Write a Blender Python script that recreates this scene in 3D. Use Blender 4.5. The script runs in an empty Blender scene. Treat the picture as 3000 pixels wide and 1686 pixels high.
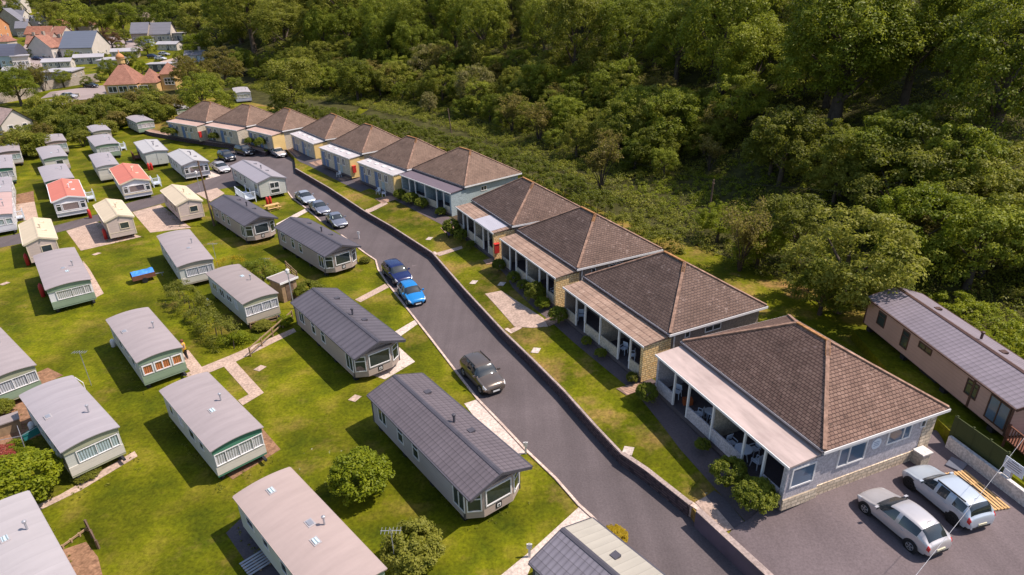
import bpy, math, random
import numpy as np
from mathutils import Vector, Matrix
sc = bpy.context.scene
COL = sc.collection
R = math.radians
# ------------------------------------------------------------------ camera
FPX, PITCH, ROLL, CZ = 1851.1, .444322, -.017415, 26.4
_cp, _sp, _c, _s = math.cos(PITCH), math.sin(PITCH), math.cos(ROLL), math.sin(ROLL)
FW = Vector((0, _cp, -_sp)); RT0 = Vector((1, 0, 0)); UP0 = Vector((0, _sp, _cp))
RT = _c*RT0 + _s*UP0; UP = -_s*RT0 + _c*UP0
cd = bpy.data.cameras.new('camera'); cam = bpy.data.objects.new('camera', cd); COL.objects.link(cam)
cd.sensor_width = 36; cd.lens = 36*FPX/3000; cd.clip_start = .5; cd.clip_end = 6000
m3 = Matrix((RT, UP, -FW)).transposed()
cam.matrix_world = Matrix.Translation((0, 0, CZ)) @ m3.to_4x4()
sc.camera = cam
# ------------------------------------------------------------------ sky, sun, exposure
SUN_EL, SUN_AZ = 57.0, 86.0          # azimuth from +Y towards +X
w = bpy.data.worlds.new('World'); sc.world = w; w.use_nodes = True
nt = w.node_tree; bg = nt.nodes['Background']
sky = nt.nodes.new('ShaderNodeTexSky'); sky.sky_type = 'NISHITA'; sky.sun_disc = False
sky.sun_elevation = R(SUN_EL); sky.sun_rotation = R(SUN_AZ); sky.air_density = 1.0; sky.dust_density = 1.2
nt.links.new(sky.outputs[0], bg.inputs[0]); bg.inputs[1].default_value = .14
sl = bpy.data.lights.new('sun', 'SUN'); sun = bpy.data.objects.new('sun', sl); COL.objects.link(sun)
sl.energy = 4.9; sl.angle = R(.55); sl.color = (1, .895, .80)
sd = Vector((math.sin(R(SUN_AZ))*math.cos(R(SUN_EL)), math.cos(R(SUN_AZ))*math.cos(R(SUN_EL)), math.sin(R(SUN_EL))))
sun.rotation_euler = sd.to_track_quat('Z', 'Y').to_euler()
sc.view_settings.view_transform = 'Standard'; sc.view_settings.look = 'None'
sc.view_settings.exposure = .32; sc.view_settings.gamma = 1
sc.cycles.max_bounces = 5; sc.cycles.transparent_max_bounces = 6
# ------------------------------------------------------------------ survey helpers
def P(x, y, z=0.0):
    """the survey: a point of the place, from where the drone saw it and its known height"""
    d = FW*FPX + RT*(x-1500) - UP*(y-843)
    t = (z-CZ)/d.z
    return Vector((d.x*t, d.y*t, z))
def pix(p):
    v = Vector(p)-Vector((0, 0, CZ)); z = v.dot(FW)
    return (1500+FPX*v.dot(RT)/z, 843-FPX*v.dot(UP)/z, z)
WALLPX = [(866,494),(966,552),(1068,619),(1147,664),(1268,742),(1360,847),(1480,976),(1562,1055),(1654,1147),(1748,1252),(1824,1332),(1894,1379),(2023,1481),(2044,1510),(2200,1655),(2330,1775)]
TZ, CZ1 = .75, 1.5           # lawn level at the road wall, level of the chalets
WALL = [P(x, y, TZ).xy for x, y in WALLPX]
TOPEDGE = [P(x, y, TZ).xy for x, y in [(395,372),(440,388),(530,404),(640,420),(692,426),(737,434),(776,447),(798,434),(836,436),(862,462)]]
EDGE = TOPEDGE + WALL                      # terrace edge from far to near
FOOT = [Vector(a) for a in [(-900,640),(-420,500),(-300,452),(-225,410),(-165,345),(-118,262),(-92,214),(-62,178),(-34,156),(-8,126),(8,98),(17,77),(23,60),(29,51),(37,44),(38.5,24),(40,5),(44,-60)]]
def sdist(px, py, line):
    """signed distance to a polyline, positive on its left going far to near (the uphill side)"""
    best = np.full(px.shape, 1e9); sg = np.ones(px.shape)
    for a, b in zip(line[:-1], line[1:]):
        ax, ay, bx, by = a[0], a[1], b[0], b[1]; dx, dy = bx-ax, by-ay; L2 = dx*dx+dy*dy
        t = np.clip(((px-ax)*dx+(py-ay)*dy)/L2, 0, 1)
        d = np.hypot(px-ax-t*dx, py-ay-t*dy); s = np.sign(dx*(py-ay)-dy*(px-ax))
        u = d < best; best = np.where(u, d, best); sg = np.where(u, s, sg)
    return best*sg
def height(px, py):
    px = np.asarray(px, float); py = np.asarray(py, float)
    e = sdist(px, py, EDGE); f = sdist(px, py, FOOT)
    h = 1.36*np.clip((e-3.4)/4, 0, 1)
    r = np.hypot(px, py)
    h = h+.05*np.clip(r-215, 0, 620)
    d = np.clip(f, 0, 400)
    hill = np.where(d < 12, .14*d, 1.68+.37*(d-12)); hill = np.minimum(hill, 95)
    wav = 1.2*np.sin(px*.11+py*.05)+.9*np.sin(py*.13-px*.04)
    h = h+hill+wav*np.clip((f-6)/25, 0, 1)
    return h
def tz(x, y):
    e = float(sdist(np.array([x]), np.array([y]), EDGE)[0]); return TZ+(CZ1-TZ)*min(1, max(0, (e-.3)/5.2))
def TT(x, y):
    """survey onto the sloping terrace"""
    z = 1.2
    for _ in range(8): p = P(x, y, z); z = tz(p.x, p.y)
    return P(x, y, z)
def gz(x, y): return float(height(np.array([x]), np.array([y]))[0])
def T(x, y, off=0.0):
    """survey onto the terrain"""
    d = FW*FPX + RT*(x-1500) - UP*(y-843); d.normalize()
    t = np.linspace(20, 1500, 3000); X = d.x*t; Y = d.y*t; Z = CZ+d.z*t
    k = np.argmax(Z < height(X, Y)+off); return Vector((X[k], Y[k], Z[k]-off))
# ------------------------------------------------------------------ mesh builder
class MB:
    def __init__(s): s.v = []; s.f = []
    def add(s, vs, fs):
        o = len(s.v); s.v += [tuple(a) for a in vs]; s.f += [tuple(i+o for i in f) for f in fs]; return s
    def ob(s, c, u, v, n, hu, hv, hn):
        c, u, v, n = Vector(c), Vector(u)*hu, Vector(v)*hv, Vector(n)*hn
        vs = [c+a*u+b*v+d*n for d in (-1, 1) for b in (-1, 1) for a in (-1, 1)]
        return s.add(vs, [(0,2,3,1),(4,5,7,6),(0,1,5,4),(2,6,7,3),(0,4,6,2),(1,3,7,5)])
    def box(s, x0, x1, y0, y1, z0, z1):
        return s.ob(((x0+x1)/2, (y0+y1)/2, (z0+z1)/2), (1,0,0), (0,1,0), (0,0,1), (x1-x0)/2, (y1-y0)/2, (z1-z0)/2)
    def bar(s, p, q, wd, ht):
        p, q = Vector(p), Vector(q); d = q-p; L = d.length; d.normalize()
        a = Vector((0,0,1)) if abs(d.z) < .95 else Vector((0,1,0)); u = d.cross(a).normalized(); v = u.cross(d)
        return s.ob((p+q)/2, d, u, v, L/2, wd/2, ht/2)
    def prism(s, poly, z0, z1):
        n = len(poly); vs = [(a[0], a[1], z0) for a in poly]+[(a[0], a[1], z1) for a in poly]
        return s.add(vs, [tuple(range(n-1, -1, -1)), tuple(range(n, 2*n))]+[(i, (i+1) % n, n+(i+1) % n, n+i) for i in range(n)])
    def extr(s, prof, y0, y1):          # profile (x,z) along y
        n = len(prof); vs = [(a[0], y0, a[1]) for a in prof]+[(a[0], y1, a[1]) for a in prof]
        return s.add(vs, [tuple(range(n)), tuple(range(2*n-1, n-1, -1))]+[(i, n+i, n+(i+1) % n, (i+1) % n) for i in range(n)])
    def quad(s, *p): return s.add(p, [tuple(range(len(p)))])
    def tube(s, pts, rad, n=8, cap=True):
        pts = [Vector(p) for p in pts]; rad = rad if hasattr(rad, '__len__') else [rad]*len(pts); o = len(s.v)
        for i, p in enumerate(pts):
            d = (pts[min(i+1, len(pts)-1)]-pts[max(i-1, 0)]).normalized()
            a = Vector((0,0,1)) if abs(d.z) < .9 else Vector((1,0,0)); u = d.cross(a).normalized(); v = d.cross(u)
            s.v += [tuple(p+rad[i]*(math.cos(t)*u+math.sin(t)*v)) for t in [2*math.pi*k/n for k in range(n)]]
        for i in range(len(pts)-1):
            for k in range(n):
                s.f.append((o+i*n+k, o+i*n+(k+1) % n, o+(i+1)*n+(k+1) % n, o+(i+1)*n+k))
        if cap: s.f.append(tuple(o+k for k in range(n))); s.f.append(tuple(o+(len(pts)-1)*n+k for k in range(n-1, -1, -1)))
        return s
    def lathe(s, prof, c=(0,0,0), n=16):
        o = len(s.v)
        for r, z in prof: s.v += [(c[0]+r*math.cos(2*math.pi*k/n), c[1]+r*math.sin(2*math.pi*k/n), c[2]+z) for k in range(n)]
        for i in range(len(prof)-1):
            for k in range(n): s.f.append((o+i*n+k, o+i*n+(k+1) % n, o+(i+1)*n+(k+1) % n, o+(i+1)*n+k))
        s.f.append(tuple(o+(len(prof)-1)*n+k for k in range(n))); s.f.append(tuple(o+k for k in range(n-1, -1, -1))); return s
    def build(s, name, mat, parent=None, smooth=False):
        me = bpy.data.meshes.new(name); me.from_pydata(s.v, [], s.f); me.update()
        if smooth: me.polygons.foreach_set('use_smooth', [True]*len(me.polygons))
        me.materials.append(mat); o = bpy.data.objects.new(name, me); COL.objects.link(o)
        if parent: o.parent = parent
        return o
def tag(o, label, cat, group=None, kind=None):
    o['label'] = label; o['category'] = cat
    if group: o['group'] = group
    if kind: o['kind'] = kind
    return o
def thing(name, label, cat, loc, rz=0, group=None):
    o = bpy.data.objects.new(name, None); COL.objects.link(o); o.empty_display_size = .3
    o.location = loc; o.rotation_euler = (0, 0, rz); return tag(o, label, cat, group)
def kids(o): return [c for c in bpy.data.objects if c.parent == o]
def copy_tree(o, parent=None):
    c = o.copy(); COL.objects.link(c); c.parent = parent
    for ch in list(o.children): copy_tree(ch, c)
    return c
# ------------------------------------------------------------------ materials
class NT:
    def __init__(s, name):
        s.m = bpy.data.materials.new(name); s.m.use_nodes = True; s.t = s.m.node_tree; s.b = s.t.nodes['Principled BSDF']
        s.tc = s.n('ShaderNodeTexCoord')
    def n(s, ty, **k):
        a = s.t.nodes.new(ty)
        for q, v in k.items(): setattr(a, q, v)
        return a
    def l(s, a, b): s.t.links.new(a, b)
    def set(s, node, **k):
        for q, v in k.items():
            i = node.inputs[q]
            if hasattr(v, 'is_output'): s.l(v, i)
            else: i.default_value = v
        return node
    def noise(s, scale, vec=None, detail=4, rough=.55):
        a = s.n('ShaderNodeTexNoise'); a.inputs['Scale'].default_value = scale; a.inputs['Detail'].default_value = detail; a.inputs['Roughness'].default_value = rough
        s.l(vec or s.tc.outputs['Object'], a.inputs['Vector']); return a.outputs['Fac']
    def ramp(s, fac, stops):
        a = s.n('ShaderNodeValToRGB'); s.l(fac, a.inputs[0]); e = a.color_ramp.elements
        while len(e) < len(stops): e.new(.5)
        for q, (p, c) in zip(e, stops): q.position = p; q.color = (c[0], c[1], c[2], 1) if hasattr(c, '__len__') else (c, c, c, 1)
        return a.outputs[0]
    def mix(s, fac, a, b, mode='MIX'):
        x = s.n('ShaderNodeMix', data_type='RGBA', blend_type=mode)
        for i, v in ((0, fac), (6, a), (7, b)):
            if hasattr(v, 'is_output'): s.l(v, x.inputs[i])
            else: x.inputs[i].default_value = v if i == 0 else (v[0], v[1], v[2], 1)
        return x.outputs[2]
    def math(s, op, a, b=0.0, c=None):
        x = s.n('ShaderNodeMath', operation=op)
        for i, v in enumerate((a, b) if c is None else (a, b, c)):
            if hasattr(v, 'is_output'): s.l(v, x.inputs[i])
            else: x.inputs[i].default_value = v
        return x.outputs[0]
    def bump(s, h, strength=.3, dist=.05):
        b = s.n('ShaderNodeBump'); b.inputs['Strength'].default_value = strength; b.inputs['Distance'].default_value = dist
        s.l(h, b.inputs['Height']); s.l(b.outputs[0], s.b.inputs['Normal'])
    def out(s, col, rough=.7, spec=.3, metal=0):
        if hasattr(col, 'is_output'): s.l(col, s.b.inputs['Base Color'])
        else: s.b.inputs['Base Color'].default_value = (*col[:3], 1)
        s.b.inputs['Roughness'].default_value = rough; s.b.inputs['Specular IOR Level'].default_value = spec; s.b.inputs['Metallic'].default_value = metal
        return s.m
def sc3(c, k): return tuple(min(1, a*k) for a in c)
_MC = {}
def M(name, c, rough=.7, var=.12, scale=1.3, spec=.3, metal=0, fine=0):
    if name in _MC: return _MC[name]
    a = NT(name); f = a.noise(scale); col = a.ramp(f, [(.3, sc3(c, 1-var)), (.7, sc3(c, 1+var))])
    if fine:
        g = a.ramp(a.noise(fine, detail=2), [(.35, .75), (.65, 1.15)]); col = a.mix(1, col, g, 'MULTIPLY')
    _MC[name] = a.out(col, rough, spec, metal); return _MC[name]
def m_lawn(name, dry):
    a = NT(name); v = a.tc.outputs['Object']
    big = a.noise(.045, v, 3); mid = a.noise(.33, v, 5, .6); fin = a.noise(4.5, v, 3, .7)
    g1, g2, g3 = (.066, .086, .003), (.134, .142, .004), (.235, .190, .026)
    tan = (.30, .17, .065)
    c = a.ramp(mid, [(.30, g1), (.52, g2), (.72+.06*(1-dry), g3)])
    c2 = a.ramp(a.noise(.16, v, 4, .65), [(.42, (.5,.5,.5)), (.62, (1.15,1.12,1.0))])
    c = a.mix(.7, c, c2, 'MULTIPLY')
    pt = a.math('MULTIPLY', a.ramp(a.noise(.21, v, 5, .68), [(.56-.07*dry, 0), (.72-.07*dry, 1)]), a.ramp(big, [(.38, .35), (.6, 1)]))
    c = a.mix(a.math('MULTIPLY', pt, .55+.35*dry), c, tan)
    f = a.ramp(fin, [(.28, .52), (.72, 1.42)]); c = a.mix(.85, c, f, 'MULTIPLY')
    sp = a.math('MULTIPLY', a.ramp(a.noise(2.6, v, 2), [(.70, 0), (.76, 1)]), a.ramp(a.noise(.12, v, 2), [(.52, 0), (.62, 1)]))
    c = a.mix(a.math('MULTIPLY', sp, .45), c, (.42, .42, .30))
    a.bump(fin, .5, .06)
    return a.out(c, .9, .1)
def m_asph(name, c, k=1):
    a = NT(name); v = a.tc.outputs['Object']
    col = a.ramp(a.noise(.22, v, 6, .62), [(.3, sc3(c, .84)), (.55, c), (.75, sc3(c, 1.22))])
    st = a.n('ShaderNodeMapping'); st.inputs['Rotation'].default_value = (0, 0, R(35)); st.inputs['Scale'].default_value = (1.2, .05, 1); a.l(v, st.inputs[0])
    col = a.mix(.5, col, a.ramp(a.noise(.9, st.outputs[0], 4), [(.35, .82), (.68, 1.15)]), 'MULTIPLY')
    fin = a.noise(9, v, 2, .7); col = a.mix(.7, col, a.ramp(fin, [(.3, .78), (.7, 1.2)]), 'MULTIPLY')
    sp = a.ramp(a.noise(1.1, v, 2, .5), [(.735, 0), (.76, 1)]); col = a.mix(a.math('MULTIPLY', sp, .3), col, sc3(c, 2.4))
    a.bump(fin, .3, .02); return a.out(col, .88, .2)
def m_tile(name, c1, c2, cm, wd, rowh, zk, stain=None, bumpk=.6, offset=.5):
    """tiled roof: courses follow the height, joints run along the eaves"""
    a = NT(name); sep = a.n('ShaderNodeSeparateXYZ'); a.l(a.tc.outputs['Object'], sep.inputs[0])
    ns = a.n('ShaderNodeSeparateXYZ'); a.l(a.tc.outputs['Normal'], ns.inputs[0])
    side = a.math('GREATER_THAN', a.math('ABSOLUTE', ns.outputs[0]), a.math('ABSOLUTE', ns.outputs[1]))
    u = a.math('ADD', a.math('MULTIPLY', side, sep.outputs[1]), a.math('MULTIPLY', a.math('SUBTRACT', 1.0, side), sep.outputs[0]))
    cb = a.n('ShaderNodeCombineXYZ'); a.l(u, cb.inputs[0]); a.l(a.math('MULTIPLY', sep.outputs[2], zk), cb.inputs[1])
    br = a.n('ShaderNodeTexBrick'); br.offset = offset; a.l(cb.outputs[0], br.inputs['Vector'])
    a.set(br, Color1=(*c1, 1), Color2=(*c2, 1), Mortar=(*cm, 1), Scale=1.0)
    br.inputs['Mortar Size'].default_value = .022; br.inputs['Brick Width'].default_value = wd; br.inputs['Row Height'].default_value = rowh; br.inputs['Mortar Smooth'].default_value = .4
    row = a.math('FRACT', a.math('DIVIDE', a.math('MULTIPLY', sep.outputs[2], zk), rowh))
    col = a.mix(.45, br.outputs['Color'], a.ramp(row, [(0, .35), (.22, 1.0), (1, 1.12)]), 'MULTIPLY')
    col = a.mix(.75, col, a.ramp(a.noise(.9, None, 6, .65), [(.3, .68), (.7, 1.25)]), 'MULTIPLY')
    if stain:
        sp = a.ramp(a.noise(4.2, None, 3, .6), [(.60, 0), (.68, 1)]); sp = a.math('MULTIPLY', sp, a.ramp(a.noise(.45, None, 3), [(.4, .1), (.62, 1)]))
        col = a.mix(a.math('MULTIPLY', sp, .7), col, stain)
        dk = a.ramp(a.noise(3.1, None, 3, .6), [(.64, 0), (.69, 1)]); col = a.mix(a.math('MULTIPLY', dk, .6), col, (.03,.022,.02))
    a.bump(row, bumpk, .05); return a.out(col, .82, .2)
def m_seam(name, c, pitch=1.15, rough=.55, dirt=.12, wdt=.035, tint=None, sk=1.0):
    """sheet roof with cross seams every pitch metres along the length"""
    a = NT(name); sep = a.n('ShaderNodeSeparateXYZ'); a.l(a.tc.outputs['Object'], sep.inputs[0])
    f = a.math('FRACT', a.math('DIVIDE', a.math('ADD', sep.outputs[1], 50.0), pitch))
    ln = a.ramp(f, [(0, .80), (wdt, .86), (wdt*2.2, 1.06), (.5, 1.0), (1, .97)])
    st = a.n('ShaderNodeMapping'); st.inputs['Scale'].default_value = (.35, 1.6, 1); a.l(a.tc.outputs['Object'], st.inputs[0])
    col = a.ramp(a.noise(1.1, st.outputs[0], 6, .6), [(.28, sc3(c, 1-dirt)), (.72, sc3(c, 1+dirt))])
    if tint: col = a.mix(a.ramp(a.noise(.5, None, 4, .6), [(.5, 0), (.75, .5)]), col, tint)
    col = a.mix(sk, col, ln, 'MULTIPLY'); a.bump(ln, .3*sk, .03); return a.out(col, rough, .35)
def m_clad(name, c, pitch=.18, rough=.6, horiz=True):
    a = NT(name); sep = a.n('ShaderNodeSeparateXYZ'); a.l(a.tc.outputs['Object'], sep.inputs[0])
    f = a.math('FRACT', a.math('DIVIDE', a.math('ADD', sep.outputs[2 if horiz else 0], 50.0), pitch))
    ln = a.ramp(f, [(0, .72), (.12, 1.0), (1, 1.05)])
    col = a.ramp(a.noise(.8, None, 4), [(.3, sc3(c, .92)), (.7, sc3(c, 1.06))]); col = a.mix(.8, col, ln, 'MULTIPLY')
    a.bump(f, .25, .02); return a.out(col, rough, .3)
def m_stone(name, c1, c2, cm, sx=.34, sy=.17):
    a = NT(name); sep = a.n('ShaderNodeSeparateXYZ'); a.l(a.tc.outputs['Object'], sep.inputs[0])
    cb = a.n('ShaderNodeCombineXYZ'); a.l(a.math('ADD', sep.outputs[0], sep.outputs[1]), cb.inputs[0]); a.l(sep.outputs[2], cb.inputs[1])
    br = a.n('ShaderNodeTexBrick'); a.l(cb.outputs[0], br.inputs['Vector']); a.set(br, Color1=(*c1, 1), Color2=(*c2, 1), Mortar=(*cm, 1), Scale=1.0)
    br.inputs['Mortar Size'].default_value = .03; br.inputs['Brick Width'].default_value = sx; br.inputs['Row Height'].default_value = sy; br.squash = .7; br.squash_frequency = 3
    col = a.mix(.7, br.outputs['Color'], a.ramp(a.noise(5, None, 3), [(.3, .7), (.7, 1.25)]), 'MULTIPLY'); a.bump(br.outputs['Fac'], -.6, .04); return a.out(col, .9, .15)
def m_leaf(name, dark, mid, light, rnd=.35):
    a = NT(name); at = a.n('ShaderNodeAttribute'); at.attribute_name = 'v'; oi = a.n('ShaderNodeObjectInfo')
    f = a.math('ADD', a.math('MULTIPLY', at.outputs['Fac'], .7), a.math('MULTIPLY', a.math('SUBTRACT', oi.outputs['Random'], .5), rnd))
    f = a.math('ADD', f, .15)
    c = a.ramp(f, [(0.05, dark), (.5, mid), (.95, light)]); a.out(c, .55, .25)
    tr = a.n('ShaderNodeBsdfTranslucent'); a.l(a.mix(.5, c, (.30, .34, .03)), tr.inputs[0])
    mx = a.n('ShaderNodeMixShader'); mx.inputs[0].default_value = .45; a.l(a.b.outputs[0], mx.inputs[1]); a.l(tr.outputs[0], mx.inputs[2])
    a.l(mx.outputs[0], a.t.nodes['Material Output'].inputs[0]); return a.m
def m_clear(name):
    a = NT(name); a.out((.8,.85,.9), .05, .5); tr = a.n('ShaderNodeBsdfTransparent'); mx = a.n('ShaderNodeMixShader'); mx.inputs[0].default_value = .22
    a.l(tr.outputs[0], mx.inputs[1]); g = a.n('ShaderNodeBsdfGlossy'); g.inputs['Roughness'].default_value = .04; a.l(g.outputs[0], mx.inputs[2]); a.l(mx.outputs[0], a.t.nodes['Material Output'].inputs[0]); return a.m
def m_curtain(name, c):
    a = NT(name); wv = a.n('ShaderNodeTexWave', wave_type='BANDS', bands_direction='X'); wv.inputs['Scale'].default_value = 2.2; wv.inputs['Distortion'].default_value = 1.5
    a.l(a.tc.outputs['Object'], wv.inputs[0]); return a.out(a.ramp(wv.outputs['Fac'], [(.1, sc3(c, .45)), (.5, c), (.9, sc3(c, 1.15))]), .9, .1)
def m_paint(name, c, metal=.0, rough=.25):
    a = NT(name); a.b.inputs['Coat Weight'].default_value = .8; a.b.inputs['Coat Roughness'].default_value = .06
    return a.out(a.ramp(a.noise(2, None, 2), [(.3, sc3(c, .97)), (.7, sc3(c, 1.03))]), rough, .5, metal)

LAWN = m_lawn('lawn_grass', .25); DRYLAWN = m_lawn('dry_lawn_grass', 1.25)
ROAD = m_asph('road_asphalt', (.116, .094, .096)); CARPK = m_asph('car_park_asphalt', (.150, .117, .120)); PATHD = m_asph('path_asphalt', (.105, .088, .094))
CONC = M('pinkish_concrete', (.44, .32, .255), .85, .16, 1.1, .2, 0, 6); PALECONC = M('pale_concrete', (.56, .46, .40), .85, .12, .8, .2, 0, 6)
BLOCK = m_stone('paving_blocks', (.36,.22,.16), (.44,.28,.2), (.2,.13,.1), .3, .3); SOIL = M('bare_soil', (.25, .14, .085), .95, .35, 2.2, .1, 0, 7)
KERB = M('kerb_stone', (.58, .44, .37), .8, .15, .7, .2, 0, 6); BRICKW = m_stone('old_retaining_wall', (.10,.07,.075), (.135,.095,.095), (.06,.045,.05)); COPING = M('wall_coping', (.36,.28,.25), .85, .2, .9, .2, 0, 8)
WHITE = M('white_upvc', (.74,.71,.70), .4, .04, .8, .4); OFFW = M('off_white_render', (.62,.58,.55), .75, .08, .7, .2, 0, 8)
DARKM = M('dark_chassis', (.025,.025,.028), .8); GLASS = M('window_glass', (.035,.045,.05), .06, .3, .4, .9); GLASSB = M('blue_tinted_glass', (.10,.15,.22), .08, .3, .3, .8); CLEAR = m_clear('clear_glass')
CURT_W = m_curtain('white_net_curtain', (.62,.62,.66)); CURT_O = m_curtain('orange_curtain', (.62,.20,.10)); CURT_B = m_curtain('pale_blue_blind', (.45,.55,.60)); CURT_D = m_curtain('dark_curtain', (.16,.13,.15))
RUBBER = M('rubber', (.015,.015,.016), .8); RED = M('red_gas_paint', (.50,.035,.03), .4); RIM = M('alloy_rim', (.45,.45,.47), .3, .1, 4, .5, .7); BLACKPL = M('black_plastic', (.02,.02,.022), .5)
WOOD = M('weathered_wood', (.30,.20,.12), .85, .25, 3, .15); REDWOOD = M('red_brown_decking', (.17,.07,.045), .75, .2, 2, .2); NEWWOOD = M('raw_pallet_wood', (.58,.36,.16), .8, .2, 3, .2); POLEW = M('pole_wood', (.15,.10,.075), .9, .3, 2, .1)
GALV = M('galvanised_steel', (.42,.42,.45), .4, .1, 3, .5, .5); PLASTICW = M('white_garden_plastic', (.62,.66,.74), .45, .04, 2, .4)
L_SYC = m_leaf('leaf_sycamore', (.055,.072,.006), (.180,.215,.016), (.390,.400,.044)); L_DARK = m_leaf('leaf_dark', (.034,.052,.008), (.150,.180,.016), (.330,.335,.036)); L_OLIVE = m_leaf('leaf_olive', (.066,.078,.010), (.195,.198,.024), (.365,.345,.055))
L_BRIGHT = m_leaf('leaf_bright', (.06,.085,.005), (.190,.230,.008), (.350,.365,.018)); L_BROWN = m_leaf('leaf_brown', (.08,.062,.016), (.210,.160,.038), (.36,.28,.075)); L_PALE = m_leaf('leaf_pale_blossom', (.075,.07,.02), (.23,.20,.07), (.44,.36,.18)); L_GOLD = m_leaf('leaf_gold', (.18,.13,.008), (.42,.28,.010), (.62,.43,.02))
L_HEDGE = m_leaf('leaf_hedge', (.042,.056,.007), (.145,.162,.015), (.280,.280,.030)); L_PLUM = m_leaf('leaf_copper', (.05,.018,.014), (.15,.062,.045), (.27,.12,.08)); BARK = M('bark', (.085,.065,.050), .95, .3, 3, .1); L_FLOWER = m_leaf('leaf_red_flower', (.25,.05,.03), (.45,.10,.08), (.60,.30,.26))
# ------------------------------------------------------------------ setting: ground, terrace, road, paths
def grid_axis(*segs):
    out = []
    for a, b, st in segs: out += list(np.arange(a, b, st))
    return np.array(out+[segs[-1][1]])
xs = grid_axis((-1500,-420,60),(-420,-110,10),(-110,110,2.5),(110,400,15),(400,900,60)); ys = grid_axis((-60,10,10),(10,190,2.5),(190,520,8),(520,1800,60))
X, Y = np.meshgrid(xs, ys); Z = height(X, Y)
gb = MB(); gb.v = list(zip(X.ravel().tolist(), Y.ravel().tolist(), Z.ravel().tolist())); nx = len(xs)
gb.f = [(j*nx+i, j*nx+i+1, (j+1)*nx+i+1, (j+1)*nx+i) for j in range(len(ys)-1) for i in range(nx-1)]
SCRUB = M('hillside_scrub', (.055,.052,.016), .95, .45, .5, .1, 0, 2.5)
hb = MB(); hb.v = gb.v; cx = (X[:-1,:-1]+X[1:,1:])/2; cy = (Y[:-1,:-1]+Y[1:,1:])/2
hm = ((sdist(cx, cy, EDGE) > 4) & (sdist(cx, cy, FOOT) > np.where(cy < 190, -26, -2))).ravel()
hb.f = [f for f, k in zip(gb.f, hm) if k]; gb.f = [f for f, k in zip(gb.f, hm) if not k]
ground = gb.build('ground', LAWN, None, True); ground['kind'] = 'structure'
hillside = hb.build('hillside', SCRUB, None, True); hillside['kind'] = 'structure'
def sheet(name, pts, z, mat, thick=None):
    """a flat piece of paving; pts are survey points or plan points"""
    q = [P(a[0], a[1], z) if not isinstance(a, Vector) else Vector((a.x, a.y, z)) for a in pts]
    mb = MB()
    if thick: mb.prism([(a.x, a.y) for a in q], z-thick, z)
    else: mb.quad(*[(a.x, a.y, z) for a in q])
    o = mb.build(name, mat); o['kind'] = 'structure'; return o
# terrace slab the chalets stand on
back = [Vector(p) for p in [(44,-8),(36,24),(30,46),(22,58),(12,72),(3,90),(-8,105),(-22,121),(-38,136),(-62,160),(-92,190)]]
def densify(pts, st=1.5):
    out = []
    for a, b in zip(pts[:-1], pts[1:]):
        a, b = Vector(a), Vector(b); n = max(1, int((b-a).length/st)); out += [a.lerp(b, k/n) for k in range(n)]
    return out+[Vector(pts[-1])]
def offset(pts, d):
    out = []
    for i, a in enumerate(pts):
        t = Vector((0, 0))
        for k in range(max(0, i-3), min(len(pts)-1, i+3)): t += (pts[k+1]-pts[k])
        t.normalize(); out.append(a+Vector((-t.y, t.x))*d)
    return out
ED = densify(EDGE); ds = [0, .3, 1.0, 2.0, 3.0, 4.2, 5.5, 7.5]; tm = MB(); rows = [offset(ED, d) for d in ds]
tm.v += [(a.x, a.y, 0) for a in ED]
for d, r in zip(ds, rows): tm.v += [(a.x, a.y, TZ+(CZ1-TZ)*min(1, max(0, (d-.3)/5.2))) for a in r]
nE = len(ED)
for k in range(len(ds)):
    for i in range(nE-1): tm.f.append((k*nE+i, k*nE+i+1, (k+1)*nE+i+1, (k+1)*nE+i))
o_ = len(tm.v); tm.v += [(a.x, a.y, CZ1) for a in back]; tm.f.append(tuple([len(ds)*nE+i for i in range(nE)]+[o_+i for i in range(len(back))]))
terrace = tm.build('terrace', DRYLAWN, None, False); terrace['kind'] = 'structure'
def tpatch(name, pts, mat, off, cuts=4):
    """paving following the terrace slope; pts plan points"""
    import bmesh
    bm = bmesh.new(); bm.faces.new([bm.verts.new((a.x, a.y, 0)) for a in pts]); bmesh.ops.triangulate(bm, faces=bm.faces[:]); bmesh.ops.subdivide_edges(bm, edges=bm.edges[:], cuts=cuts, use_grid_fill=True)
    for v in bm.verts: v.co.z = tz(v.co.x, v.co.y)+off
    bmesh.ops.recalc_face_normals(bm, faces=bm.faces[:]); me = bpy.data.meshes.new(name); bm.to_mesh(me); bm.free(); me.materials.append(mat); o = bpy.data.objects.new(name, me); COL.objects.link(o); o['kind'] = 'structure'; return o
def tstrip(name, line, d0, d1, mat, off):
    L = densify(line, 1.2); n = 5; rr = [offset(L, d0+(d1-d0)*k/n) for k in range(n+1)]; mb = MB(); m = len(L)
    for r in rr: mb.v += [(a.x, a.y, tz(a.x, a.y)+off) for a in r]
    mb.f = [(k*m+i, k*m+i+1, (k+1)*m+i+1, (k+1)*m+i) for k in range(n) for i in range(m-1)]; o = mb.build(name, mat); o['kind'] = 'structure'; return o
sheet('bank', [Vector(p) for p in [(26.0,42.0),(25.6,36),(25.75,29.8),(26.75,25.6),(27.6,21.8),(30,10),(44,10),(44,41.6),(31,41.9)]], 2.28, m_lawn('bank_grass', .1), 2.0)
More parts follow.
